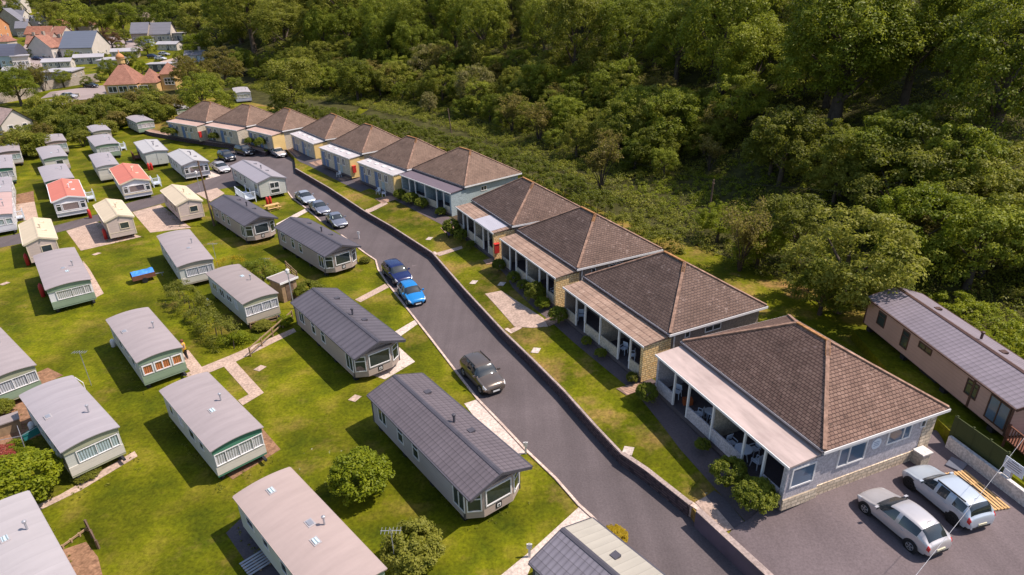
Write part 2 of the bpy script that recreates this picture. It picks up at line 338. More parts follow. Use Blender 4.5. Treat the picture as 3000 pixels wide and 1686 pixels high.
# road
LEFTPX = [(1925,1720),(1733,1515),(1695,1481),(1628,1404),(1545,1325),(1475,1250),(1400,1172),(1335,1089),(1267,1000),(1136,833),(1108,791),(1101,764),(1071,744),(1000,690),(939,649),(897,612),(855,580),(842,562),(800,545),(700,532)]
LEFT = [P(x, y).xy for x, y in LEFTPX]
wb = [Vector((a.x, a.y)) for a in EDGE[4:]]
lot = [P(x, y).xy for x, y in [(640,520),(612,482),(640,462),(676,432)]]
sheet('road', wb+[P(2300,1860).xy]+LEFT+lot, .012, ROAD)
sheet('side_road', [(720,470),(640,515),(551,542),(474,568),(369,597),(281,630),(155,663),(52,685),(-80,712),(-80,742),(62,714),(163,683),(250,661),(388,621),(446,605),(574,567),(700,545),(790,545)], .008, ROAD)
for nm, pts, z, mt in [
    ('concrete_pad', [(194,677),(281,650),(415,694),(237,735)], .016, CONC), ('concrete_pad', [(388,622),(470,600),(560,668),(440,682)], .016, CONC),
    ('concrete_pad', [(574,567),(636,551),(658,567),(617,591)], .017, CONC), ('concrete_pad', [(603,527),(646,515),(622,500),(600,506)], .018, PALECONC),
    ('concrete_pad', [(44,600),(101,591),(112,640),(48,650)], .016, CONC), ('bare_ground', [(40,572),(98,560),(101,591),(44,600)], .015, SOIL),
    ('concrete_path', [(530,1100),(669,1044),(860,962),(868,972),(803,1004),(689,1061),(575,1108)], .016, CONC), ('concrete_path', [(652,1070),(688,1058),(773,1151),(711,1188),(697,1173),(728,1156)], .020, CONC),
    ('concrete_path', [(538,1028),(552,1026),(594,1079),(562,1092),(532,1062)], .020, CONC), ('concrete_path', [(1040,878),(1128,832),(1140,842),(1056,886)], .016, CONC),
    ('concrete_path', [(1152,975),(1215,938),(1229,946),(1170,988)], .016, PALECONC), ('concrete_pad', [(1170,1018),(1216,1060),(1128,1112),(1090,1100)], .016, PALECONC),
    ('concrete_pad', [(1360,1183),(1396,1171),(1545,1327),(1500,1340),(1420,1262)], .016, PALECONC), ('concrete_path', [(1696,1486),(1735,1517),(1640,1576),(1560,1650),(1530,1720),(1450,1700),(1560,1610)], .016, PALECONC),
    ('concrete_path', [(808,657),(894,612),(902,620),(818,666)], .016, PALECONC), ('concrete_path', [(105,1482),(175,1450),(235,1416),(394,1322),(403,1337),(238,1436),(175,1467),(115,1496)], .016, CONC),
    ('bare_ground', [(768,1255),(822,1317),(682,1405),(664,1392),(775,1322),(752,1280)], .014, SOIL), ('concrete_path', [(243,764),(262,788),(304,860),(275,876),(250,820)], .016, CONC),
    ('bare_ground', [(180,1612),(252,1588),(287,1632),(304,1700),(205,1700)], .014, SOIL), ('bare_ground', [(30,1178),(90,1165),(130,1270),(0,1330),(-20,1200)], .014, SOIL), ('bare_ground', [(705,1520),(662,1562),(770,1720),(900,1720),(780,1560)], .012, PATHD)]:
    sheet(nm, pts, z, mt)
sheet('bare_ground', [(100,1095),(140,1078),(185,1100),(120,1130)], .014, SOIL)
for q in [(1040,1168),(762,1080),(14,832),(283,745)]:
    p = P(*q); sheet('paving_slab', [p.xy+Vector(k) for k in [(-.45,-.2),(.1,-.45),(.45,.2),(-.1,.45)]], .03, CONC)
# terrace paving
PATHB = m_asph('terrace_path', (.125,.095,.095)); BED = M('planting_bed', (.075,.055,.035), .95, .4, 1.6, .1, 0, 5)
LAWNR = [TT(x, y).xy for x, y in [(895,482),(1008,530),(1128,585),(1275,664),(1357,719),(1416,764),(1460,814),(1479,850),(1540,911),(1601,962),(1657,1015),(1803,1139),(1831,1158),(1900,1247),(1958,1327),(2063,1449),(2150,1548)]]
tstrip('chalet_path', LAWNR, .75, 2.6, PATHB, .02); tstrip('planting_bed', LAWNR, 2.75, 5.0, BED, .016)
tstrip('chalet_path', TOPEDGE, .05, 1.3, BLOCK, .02); tstrip('forecourt', [TT(x, y).xy for x, y in [(838,440),(872,476),(960,520),(1050,565)]], .3, 3.0, PATHD, .012)
tpatch('stone_patio', [TT(*q).xy for q in [(1421,862),(1468,853),(1592,933),(1606,958),(1560,962),(1507,958),(1449,892)]], CONC, .03)
for q in [[(1098,583),(1168,570),(1180,580),(1120,598)],[(1290,668),(1355,663),(1358,676),(1305,684)],[(1415,764),(1462,752),(1470,770),(1425,776)],[(1593,938),(1650,915),(1672,928),(1608,958)],[(1805,1140),(1870,1122),(1905,1135),(1835,1160)],[(905,478),(975,462),(990,472),(925,488)],[(990,525),(1060,505),(1070,515),(1005,532)]]:
    tpatch('paving_slab', [TT(*a).xy for a in q], BLOCK, .04, 2)
for q in [(1470,833),(1258,700),(1570,1028),(1840,1322),(1388,828)]:
    p = TT(*q); tpatch('manhole_cover', [p.xy+Vector(k) for k in [(-.42,-.2),(.15,-.42),(.42,.2),(-.15,.42)]], PALECONC, .035, 1)
tpatch('car_park', [TT(*a).xy for a in [(2148,1551),(2200,1520),(2300,1420),(2560,1340),(2690,1270),(2745,1262),(2772,1312),(2960,1450),(3200,1620),(3200,1950),(2500,1950),(2360,1785),(2235,1662),(2135,1566)]], CARPK, .055, 14)
tpatch('concrete_apron', [TT(*a).xy for a in [(2036,1474),(2068,1457),(2150,1552),(2118,1562)]], CONC, .065); tpatch('shadowed_apron', [TT(*a).xy for a in [(2068,1457),(2092,1440),(2122,1462),(2180,1532),(2150,1552)]], PATHD, .07)  # the darker sheet paints the chalet's shadow in beside the sunlit apron
for q in [[(1068,618),(1130,590),(1136,598),(1078,626)],[(1278,742),(1352,722),(1356,729),(1286,752)],[(1490,968),(1520,955),(1530,962),(1505,975)]]: tpatch('stepping_path', [TT(*a).xy for a in q], CONC, .03, 2)
# ------------------------------------------------------------------ walls and kerbs
def polybar(mb, pts, wd, z0, z1, side=0):
    n = len(pts); L = []; Rr = []
    for i, a in enumerate(pts):
        t = (Vector(pts[min(i+1, n-1)])-Vector(pts[max(i-1, 0)])).normalized(); nn = Vector((-t.y, t.x)); a = Vector(a)
        L.append(a+nn*(wd/2+side)); Rr.append(a-nn*(wd/2-side))
    for i in range(n-1):
        mb.prism([Rr[i], Rr[i+1], L[i+1], L[i]], z0, z1)
    return mb
def run_wall(label, pts, h, wd=.28, cap=True, mat=None, capw=.16):
    t = thing('retaining_wall', label, 'wall', (*pts[0], 0)); o = pts[0]; loc = [a-o for a in pts]
    polybar(MB(), loc, wd, 0, h).build('wall_face', mat or BRICKW, t)
    if cap: polybar(MB(), loc, capw, h+.002, h+.05).build('coping', COPING, t)
    return t
run_wall('low dark retaining wall along the far road kerb beside the chalet lawn', WALL[0:3], TZ, .24)
run_wall('dark retaining wall below the lawn opposite the parked grey saloons', WALL[2:5], TZ, .26)
run_wall('dark retaining wall below the lawn strip opposite the blue cars', WALL[4:7], TZ, .26)
run_wall('long dark retaining wall below the lawn opposite the brown car', WALL[6:11], TZ, .26)
run_wall('taller dark wall with pale coping at the near end of the lawn', WALL[10:13], TZ+.08, .3, True, None, .3)
run_wall('purple grey wall with wide pale coping beside the car park', WALL[13:], TZ+.34, .34, True, M('purple_render', (.13,.10,.13), .85, .15, .8), .36)
run_wall('low brown wall edging the path of the three farthest chalets', EDGE[0:8], TZ, .2)
st = MB()
t = thing('kerb', 'white painted kerb along the left side of the road', 'kerb', (0, 0, 0))
polybar(MB(), LEFT[0:9], .16, 0, .09).build('kerb_run', KERB, t); polybar(MB(), LEFT[8:14], .16, 0, .09).build('kerb_run', KERB, t); polybar(MB(), LEFT[14:19], .16, 0, .09).build('kerb_run', KERB, t)
def steps(label, px, az):
    p = TT(*px); t = thing('stone_steps', label, 'steps', (p.x, p.y, 0), -R(az))
    for k in range(3): MB().box(-.45, .45, -.3-.32*k, .02-.32*k, 0, TZ+.05-.2*k).build('step', KERB, t)
steps('pale stone steps in the wall by the far lawn cross path', (1075,618), -120); steps('pale stone steps in the wall below the second cross path', (1272,744), -120); steps('pale stone steps in the wall beside the stone patio', (1488,972), -125); steps('pale stone steps beside the drain at the near wall', (2034,1490), -130)
# ------------------------------------------------------------------ windows
ZU = Vector((0, 0, 1))
def win(par, o, u, n, wd, h, fm=None, gm=None, mull=(), trans=(), fw=.06, d=.05, curt=None, name='window'):
    """window: frame standing proud of the wall, with its pane (and curtain) as sub-parts; o = lower corner, u along, n outward"""
    o, u, n = Vector(o), Vector(u).normalized(), Vector(n).normalized(); fm = fm or WHITE; gm = gm or GLASS
    v = n.cross(u); v = v if v.z > 0 else -v
    c = lambda a, b: o+u*a+v*b+n*(d/2)
    mb = MB()
    mb.ob(c(wd/2, fw/2), u, v, n, wd/2, fw/2, d/2).ob(c(wd/2, h-fw/2), u, v, n, wd/2, fw/2, d/2)
    mb.ob(c(fw/2, h/2), u, v, n, fw/2, h/2-fw, d/2).ob(c(wd-fw/2, h/2), u, v, n, fw/2, h/2-fw, d/2)
    for m in mull: mb.ob(c(wd*m, h/2), u, v, n, fw*.45, h/2-fw, d*.48)
    for m in trans: mb.ob(c(wd/2, h*m), u, v, n, wd/2-fw, fw*.4, d*.46)
    fr = mb.build(name, fm, par); e = fw*.5
    def q(off): return [o+u*a+v*b+n*off for a, b in [(e, e), (wd-e, e), (wd-e, h-e), (e, h-e)]]
    if curt:
        MB().quad(*q(d*.25)).build('curtain', curt, fr); MB().quad(*q(d*.6)).build('pane', CLEAR, fr)
    else: MB().quad(*q(d*.4)).build('pane', gm, fr)
    return fr
# ------------------------------------------------------------------ old static caravans (curved roof)
SEAM = {k: m_seam('roof_'+k, c, 1.22, .55, d, .012, None, sk) for k, c, d, sk in [('lilac', (.315,.265,.265), .10, .3), ('cool', (.325,.29,.305), .08, .75), ('pink', (.375,.29,.265), .08, .12), ('pale', (.37,.335,.34), .06, .6), ('taupe', (.285,.235,.225), .10, .6), ('rose', (.46,.31,.28), .08, .2)]}
WALLC = {k: m_clad('clad_'+k, c, .28) for k, c in [('cream', (.56,.52,.46)), ('greenish', (.49,.49,.455)), ('white', (.66,.64,.66)), ('sage', (.24,.31,.22)), ('dgreen', (.07,.20,.13)), ('beige', (.55,.46,.40)), ('taupe', (.42,.36,.29)), ('olive', (.33,.33,.23)), ('lav', (.46,.47,.60)), ('pinkc', (.54,.43,.39)), ('brownw', (.35,.24,.2))]}
def axis(az): return Vector((math.sin(R(az)), math.cos(R(az))))
def static(label, c, az, W, L, roof='lilac', wall='cream', apron='cream', gable='cream', curt=None, front='wide', bottles=False, seed=1, wnum=4, z0=0.0, vents=None):
    rnd = random.Random(seed)
    t = thing('static_caravan', label, 'static caravan', (c[0], c[1], z0), -R(az), 'static caravans on the park lawns')
    hw, hl = W/2-.06, L/2-.08; zb, ze, zr = .48, 2.55, 2.72
    arc = [(hw*(1-k/5), ze+(zr-ze-.06)*(1-(1-k/5)**2)) for k in range(11)]
    MB().extr([(hw, zb), (hw, ze)]+arc[1:-1]+[(-hw, ze), (-hw, zb)], -hl, hl).build('body', WALLC[wall], t)
    rw = W/2+.02; arc2 = [(rw*(1-k/6), ze+.02+(zr-ze)*(1-(1-k/6)**2)) for k in range(13)]
    MB().extr(arc2+[(-rw, ze-.05)]+[(a*.99, b-.05) for a, b in arc2[::-1][1:-1]]+[(rw, ze-.05)], -L/2-.05, L/2+.12).build('roof', SEAM[roof], t)
    # front: gable board, apron
    MB().extr([(hw+.01, 2.16), (hw+.01, ze)]+[(a*1.005, b) for a, b in arc[1:-1]]+[(-hw-.01, ze), (-hw-.01, 2.16)], hl, hl+.07).build('gable_panel', WALLC[gable], t)
    MB().extr([(hw+.01, .62), (hw+.01, 1.22), (-hw-.01, 1.22), (-hw-.01, .62)], hl, hl+.05).build('front_apron', WALLC[apron], t)
    MB().extr([(hw+.01, zb), (hw+.01, .60), (-hw-.01, .60), (-hw-.01, zb)], hl, hl+.03).build('front_skirt', WALLC[gable if gable != 'cream' else apron], t)
    cu = CURT_W if curt is None else curt
    if front == 'wide':
        win(t, (hw-.04, hl, 1.27), (-1,0,0), (0,1,0), 2*hw-.08, .86, WHITE, None, (.22,.5,.78), (), .045, .09, cu, 'front_window')
    elif front == 'three':
        for a, b in ((hw-.12, .72), (hw-.92, 2*hw-1.84), (-hw+.84, .72)): win(t, (a, hl, 1.27), (-1,0,0), (0,1,0), b, .80, WHITE, None, (.5,) if b > 1 else (), (), .08, .08, cu, 'front_window')
    elif front == 'two':
        win(t, (hw-.55, hl, 1.27), (-1,0,0), (0,1,0), hw*1.9-.5, .84, WHITE, None, (.45,.8), (), .045, .08, cu, 'front_window')
    elif front == 'small':
        win(t, (.1, hl, 1.3), (-1,0,0), (0,1,0), 1.0, .8, WHITE, GLASS, (), (), .06, .05, None, 'front_window')
    for k in range(wnum):
        y = -hl+.7+(2*hl-1.4)*(k+.15)/wnum; ww = rnd.choice([.7, .95, 1.15]); hh = rnd.choice([.6, .75, .8])
        win(t, (hw, y, 2.08-hh), (0,1,0), (1,0,0), ww, hh, WHITE, None, (.5,) if ww > 1 else (), (), .05, .04, CURT_W if rnd.random() < .3 else None)
    for k in range(2):
        y = -hl+1.2+k*3.1; win(t, (-hw, y+.95, 1.35), (0,-1,0), (-1,0,0), .95, .7, WHITE, GLASS)
    dr = MB().box(-hw-.04, -hw, .6*hl-.4, .6*hl+.35, .6, 2.35).build('door', WALLC['white'], t); MB().box(-hw-.10, -hw-.04, .6*hl+.2, .6*hl+.26, 1.4, 1.5).build('handle', DARKM, dr)
    ch = MB().box(-hw+.2, -hw+.35, -hl, hl+.5, .34, .478).box(hw-.35, hw-.2, -hl, hl, .34, .478)
    for yy in (-hl+.4, -.4, hl-.5):
        for xx in (-hw+.28, hw-.28): ch.box(xx-.14, xx+.14, yy-.2, yy+.2, 0, .34)
    ch.box(-hw+.1, hw-.1, -.1, .1, .2, .34).build('chassis', DARKM, t)
    for k in range(vents or rnd.choice([1, 1, 2])):
        x = rnd.uniform(-.5, .7)*hw; y = rnd.uniform(-.85, .5)*hl; z = ze+(zr-ze)*(1-(x/rw)**2)
        v = MB().box(x-.2, x+.2, y-.28, y+.28, z-.03, z+.05).build('roof_vent', SEAM['pale'], t); MB().box(x-.13, x+.13, y-.2, y+.2, z+.05, z+.08).build('vent_lid', CURT_B if rnd.random() < .5 else GALV, v)
    y = rnd.uniform(-.4, .5)*hl; MB().tube([(-hw*.55, y, ze+.1), (-hw*.55, y, zr+.42)], .05).lathe([(.09, 0), (.10, .10), (.02, .14)], (-hw*.55, y, zr+.42), 8).build('flue_pipe', GALV, t)
    MB().bar((rw+.02, -L/2, ze-.02), (rw+.02, L/2+.1, ze-.02), .06, .07).bar((-rw-.02, -L/2, ze-.02), (-rw-.02, L/2+.1, ze-.02), .05, .05).build('gutter', SEAM[roof], t)
    return t
# ------------------------------------------------------------------ pitched lodges and chalet caravans
RT_GREY = m_tile('lodge_metal_tiles', (.088,.078,.092), (.105,.094,.106), (.03,.026,.034), .24, .37, 2.6, None, .5, 0.0)
def m_lodge(name, c, colp, rowp):
    a = NT(name); sep = a.n('ShaderNodeSeparateXYZ'); a.l(a.tc.outputs['Object'], sep.inputs[0])
    r1 = a.math('FRACT', a.math('DIVIDE', a.math('ADD', sep.outputs[1], 60.), colp)); r2 = a.math('FRACT', a.math('DIVIDE', a.math('ABSOLUTE', sep.outputs[0]), rowp))
    l1 = a.ramp(r1, [(0, .62), (.22, 1.0), (.6, 1.12), (1, .85)]); l2 = a.ramp(r2, [(0, .42), (.13, .95), (.9, 1.1)])
    col = a.ramp(a.noise(.6, None, 5), [(.3, sc3(c, .88)), (.7, sc3(c, 1.12))]); col = a.mix(.85, a.mix(.9, col, l1, 'MULTIPLY'), l2, 'MULTIPLY')
    a.bump(a.math('ADD', l1, l2), .5, .04); return a.out(col, .5, .35)
TL_DARK = m_lodge('lodge_roof_dark', (.118,.098,.108), .30, .40); TL_MID = m_lodge('lodge_roof_slate', (.100,.088,.102), .60, 3.0); TL_BROWN = m_lodge('lodge_roof_lilac_tile', (.215,.180,.205), .33, .36); TL_BIG = m_lodge('lodge_roof_big_tile', (.165,.150,.175), .30, .42)
PITCH_R = {'red': m_seam('roof_red', (.53,.165,.12), 1.3, .7, .09, .02, None, .15), 'creamr': m_seam('roof_cream', (.56,.46,.33), 1.3, .7, .08, .015, None, .2), 'whiter': m_seam('roof_white', (.40,.385,.385), .9, .6, .07, .03, None, .5), 'greyr': m_seam('roof_grey_sheet', (.315,.285,.31), .62, .45, .05, .03), 'dark': TL_DARK, 'slate': TL_MID, 'lilac': TL_BROWN, 'big': TL_BIG, 'flatgrey': m_seam('roof_taupe_sheet', (.36,.33,.28), .42, .5, .08, .05)}
CL_GREY = m_clad('lodge_cladding_grey', (.40,.36,.37), .22); CL_TAUPE = m_clad('lodge_cladding_taupe', (.42,.33,.29), .2); CL_PINK = m_clad('lodge_cladding_pink', (.46,.305,.25), .25); CL_END = m_clad('lodge_cladding_beige', (.56,.45,.40), .3)
TRIM = M('lodge_dark_trim', (.075,.070,.085), .5); TRIMB = M('lodge_brown_trim', (.085,.045,.035), .5); TRIMG = M('lodge_grey_trim', (.20,.19,.21), .5); TRIMC = M('cream_trim', (.66,.56,.42), .5)
def lodge(label, c, az, W, L, roof='dark', roof2=None, wall=None, frontw=None, trim=None, rise=.68, bay='bay', front_over=.35, z0=0.0, seed=1, badge=True, sidewins=((.08,.5,1.1),(.30,.5,.75),(.46,.5,.75),(.84,1.0,1.15)), fm=None, wz=None, group='pitched roof caravans and lodges', cat='holiday lodge', name='holiday_lodge'):
    rnd = random.Random(seed); wall = wall or CL_GREY; frontw = frontw or CL_TAUPE; trim = trim or TRIM; fm = fm or WHITE
    t = thing(name, label, cat, (c[0], c[1], z0), -R(az), group)
    hw, hl = W/2-.16, L/2-.1; zb, ze, zr = .5, 2.62, 2.62+rise; yf = L/2-front_over
    s = rise/(W/2); top = lambda x: zr-.06-abs(x)*s
    MB().extr([(hw, zb), (hw, top(hw)), (0, top(0)), (-hw, top(hw)), (-hw, zb)], -hl, yf-(.55 if bay == 'bay' else 0)).build('body', wall, t)
    for sx, nm in ((1, roof), (-1, roof2 or roof)):
        MB().extr([(0, zr), (sx*W/2, ze), (sx*W/2, ze-.07), (0, zr-.07)] if sx > 0 else [(0, zr-.07), (-W/2, ze-.07), (-W/2, ze), (0, zr)], -L/2, L/2).build('roof_slope', PITCH_R[nm], t)
    MB().extr([(0, zr+.035), (.14, zr+.035-.14*s), (.14, zr+.002-.14*s), (0, zr+.004), (-.14, zr+.002-.14*s), (-.14, zr+.035-.14*s)], -L/2-.02, L/2+.02).build('ridge_cap', trim if cat == 'holiday lodge' else PITCH_R[roof], t)
    for y0, y1 in ((L/2, L/2+.045), (-L/2-.045, -L/2)):
        MB().extr([(0, zr+.02), (W/2+.02, ze+.02), (W/2+.02, ze-.17), (0, zr-.17), (-W/2-.02, ze-.17), (-W/2-.02, ze+.02)], y0, y1).build('bargeboard', trim, t)
    MB().bar((W/2+.05, -L/2, ze-.05), (W/2+.05, L/2, ze-.05), .09, .08).build('gutter', trim, t); MB().bar((-W/2-.05, -L/2, ze-.05), (-W/2-.05, L/2, ze-.05), .09, .08).build('gutter', trim, t)
    for sx in (1, -1):
        MB().box(sx*hw-.05 if sx > 0 else -hw-.03, hw+.03 if sx > 0 else -hw+.05, -hl-.03, -hl+.09, zb, 2.5).build('corner_trim', trim, t)
        MB().box(sx*hw-.05 if sx > 0 else -hw-.03, hw+.03 if sx > 0 else -hw+.05, yf-.62 if bay == 'bay' else yf-.08, yf-.50 if bay == 'bay' else yf+.03, zb, 2.5).build('corner_trim', trim, t)
    if bay == 'bay':
        b = [(-hw, yf-.55), (hw, yf-.55), (hw*.52, yf), (-hw*.52, yf)]
        MB().prism([b[1], b[2], b[3], b[0]], zb, 2.45).build('bay_front', frontw, t)
        MB().extr([(hw, 2.45), (hw, top(hw)-.01), (0, top(0)-.01), (-hw, top(hw)-.01), (-hw, 2.45)], yf-.50, yf-.30).build('gable_panel', frontw, t)
        win(t, (hw*.46, yf, 1.18), (-1,0,0), (0,1,0), hw*.92, 1.12, fm, None, (), (), .07, .06, None, 'picture_window')
        e = Vector((-hw*.48, .55, 0)); nn = Vector((.55, hw*.48, 0)).normalized(); ln = e.length; eu = e.normalized()
        win(t, Vector((hw, yf-.55, .98))+eu*.12, eu, nn, ln-.22, 1.28, fm, None, (), (.68,), .07, .06, None, 'side_window')
        e2 = Vector((-hw*.48, -.55, 0)); n2 = Vector((-.55, hw*.48, 0)).normalized(); eu2 = e2.normalized()
        win(t, Vector((-hw*.52, yf, .98))+eu2*.1, eu2, n2, ln-.22, 1.28, fm, None, (), (.68,), .07, .06, None, 'side_window')
        if badge:
            bd = MB().box(-.19, .19, yf, yf+.03, .66, 1.02).build('badge_plate', BLACKPL, t); MB().box(-.12, .12, yf+.03, yf+.04, .73, .95).build('badge_emblem', WHITE, bd); MB().box(-.05, .05, yf+.04, yf+.05, .78, .90).build('badge_mark', BLACKPL, bd)
    elif bay == 'end':
        win(t, (.42, yf, 1.45), (-1,0,0), (0,1,0), 1.35, .85, fm, None, (.5,), (), .08, .05, None, 'end_window'); win(t, (.42, yf, .72), (-1,0,0), (0,1,0), 1.35, .66, fm, None, (), (), .08, .05, None, 'end_window')
    elif bay == 'hatch':
        win(t, (.15, yf, 1.35), (-1,0,0), (0,1,0), 1.0, .8, fm, GLASS, (), (), .07, .05, None, 'end_window'); MB().lathe([(.09, 0), (.09, .05)], (0, yf+.05, 2.75), 10).build('gable_vent', TRIMG, t)
        MB().box(-hw, hw, yf, yf+.02, 1.02, 1.08).build('trim_strip', TRIMC, t)
    elif bay == 'plain':
        MB().box(-.03, .03, yf, yf+.02, zb, 2.5).build('panel_joint', trim, t); MB().box(-.55, -.45, yf, yf+.02, 1.2, 1.4).build('meter_box', TRIMG, t)
    elif bay == 'wide':
        win(t, (hw-.08, yf, 1.2), (-1,0,0), (0,1,0), .62, 1.0, fm, None, (), (.7,), .08, .07, None, 'side_window'); win(t, (hw-.78, yf, 1.2), (-1,0,0), (0,1,0), 2*hw-1.56, 1.0, fm, None, (), (), .08, .08, CURT_D, 'picture_window'); win(t, (-hw+.70, yf, 1.2), (-1,0,0), (0,1,0), .62, 1.0, fm, None, (), (.7,), .08, .07, None, 'side_window')
        MB().extr([(hw, .98), (hw, 1.1), (-hw, 1.1), (-hw, .98)], yf, yf+.12).build('front_ledge', trim, t)
    for f, z, ww in sidewins:
        h = (2.3-z) if z < 1.2 else .45; hh = 1.05 if z < .8 else h
        win(t, (hw, -hl+2*hl*f, 2.25-hh), (0,1,0), (1,0,0), ww, hh, fm, None, (.5,) if ww > 1 else (), (.7,) if ww < 1 else (), .07, .045)
        if f < .6: win(t, (-hw, -hl+2*hl*f+ww, 2.25-hh), (0,-1,0), (-1,0,0), ww, hh, fm, None, (), (), .07, .045)
    dr = MB().box(-hw-.05, -hw, .25*hl, .25*hl+.85, .55, 2.4).build('door', fm, t); MB().box(-hw-.11, -hw-.05, .25*hl+.7, .25*hl+.76, 1.4, 1.5).build('handle', DARKM, dr)
    ch = MB().box(-hw+.2, -hw+.4, -hl+.1, yf-.6, .3, .498).box(hw-.4, hw-.2, -hl+.1, yf-.6, .3, .498)
    for k in range(4):
        for xx in (-hw+.3, hw-.3): y = -hl+.5+k*(2*hl-1.8)/3; ch.box(xx-.16, xx+.16, y-.2, y+.2, 0, .3)
    ch.box(-hw+.3, hw-.3, -.8, .8, .1, .3).build('chassis', DARKM, t)
    for k in range(2):
        x = -W*.22; y = -hl*.55+k*hl*.85; z = zr-abs(x)*s; v = MB().box(x-.2, x+.2, y-.18, y+.18, z-.02, z+.11).build('roof_vent', trim, t)
    x = -W*.12; MB().tube([(x, .1*hl, zr-.1), (x, .1*hl, zr+.32)], .08).lathe([(.13, 0), (.13, .09), (.03, .13)], (x, .1*hl, zr+.32), 8).build('flue_pipe', trim, t)
    return t
# ------------------------------------------------------------------ chalets
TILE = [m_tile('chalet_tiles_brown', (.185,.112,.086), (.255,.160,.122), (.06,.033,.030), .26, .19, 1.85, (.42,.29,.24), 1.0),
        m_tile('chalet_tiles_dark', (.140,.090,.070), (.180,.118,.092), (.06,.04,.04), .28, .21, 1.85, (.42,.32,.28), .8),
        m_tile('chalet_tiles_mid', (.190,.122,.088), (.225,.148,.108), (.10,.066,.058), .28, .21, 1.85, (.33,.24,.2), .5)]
RIDGE = M('ridge_tiles', (.30,.185,.135), .85, .3, 2.0, .15, 0, 5); RIDGEL = M('lichen_ridge', (.34,.17,.075), .9, .3, 2.5, .1, 0, 7)
FELT = m_seam('stained_felt_roof', (.43,.335,.305), 3.0, .85, .22, .004, (.24,.17,.16)); VTILE = m_tile('veranda_tiles', (.30,.195,.145), (.36,.245,.185), (.20,.13,.10), .30, .30, 6.0, (.5,.40,.33), .3); VSHEET = m_seam('veranda_pale_sheet', (.47,.43,.43), 1.1, .7, .14, .02, (.33,.28,.27)); VDARK = m_seam('veranda_dark_felt', (.135,.105,.125), 4, .8, .08, .01); VPINK = m_seam('veranda_pink_felt', (.44,.30,.25), 1.6, .8, .14, .012); CORR = m_seam('corrugated_clear_sheet', (.44,.42,.46), .16, .4, .06, .3)
YSTONE = m_stone('yellow_pier_stone', (.86,.58,.24), (.95,.74,.40), (.50,.32,.17)); PSTONE = m_stone('plinth_stone', (.55,.44,.32), (.74,.61,.46), (.38,.31,.23), .45, .24)
R_CREAM = M('cream_render', (.50,.43,.34), .85, .08, .9, .15, 0, 8); R_GREY = M('grey_render', (.47,.43,.45), .85, .08, .8, .15, 0, 9); R_TAUPE = M('taupe_render', (.30,.24,.20), .85, .1, .8, .15, 0, 9); R_BLUE = M('pale_blue_render', (.36,.42,.44), .8, .08, .8, .15, 0, 9); R_DOORB = M('blue_door_paint', (.10,.16,.30), .5); R_YEL = m_clad('yellow_boarding', (.74,.52,.22), .3)
CHPX = [((1997,1000),(2416,1323)),((1711.6,809.5),(1963,980)),((1517.5,673.7),(1692,788)),((1382.6,585),(1501,662)),((1208,493),(1362,546.7)),((1082,457.4),(1192.5,496.8)),((968,416.7),(1061,449.6)),((881,379),(953,409)),((750,367),(827,384)),((624.5,354.6),(722,370)),((514,344),(604,357.6))]
CHAL = []
def gloss_floor(): pass
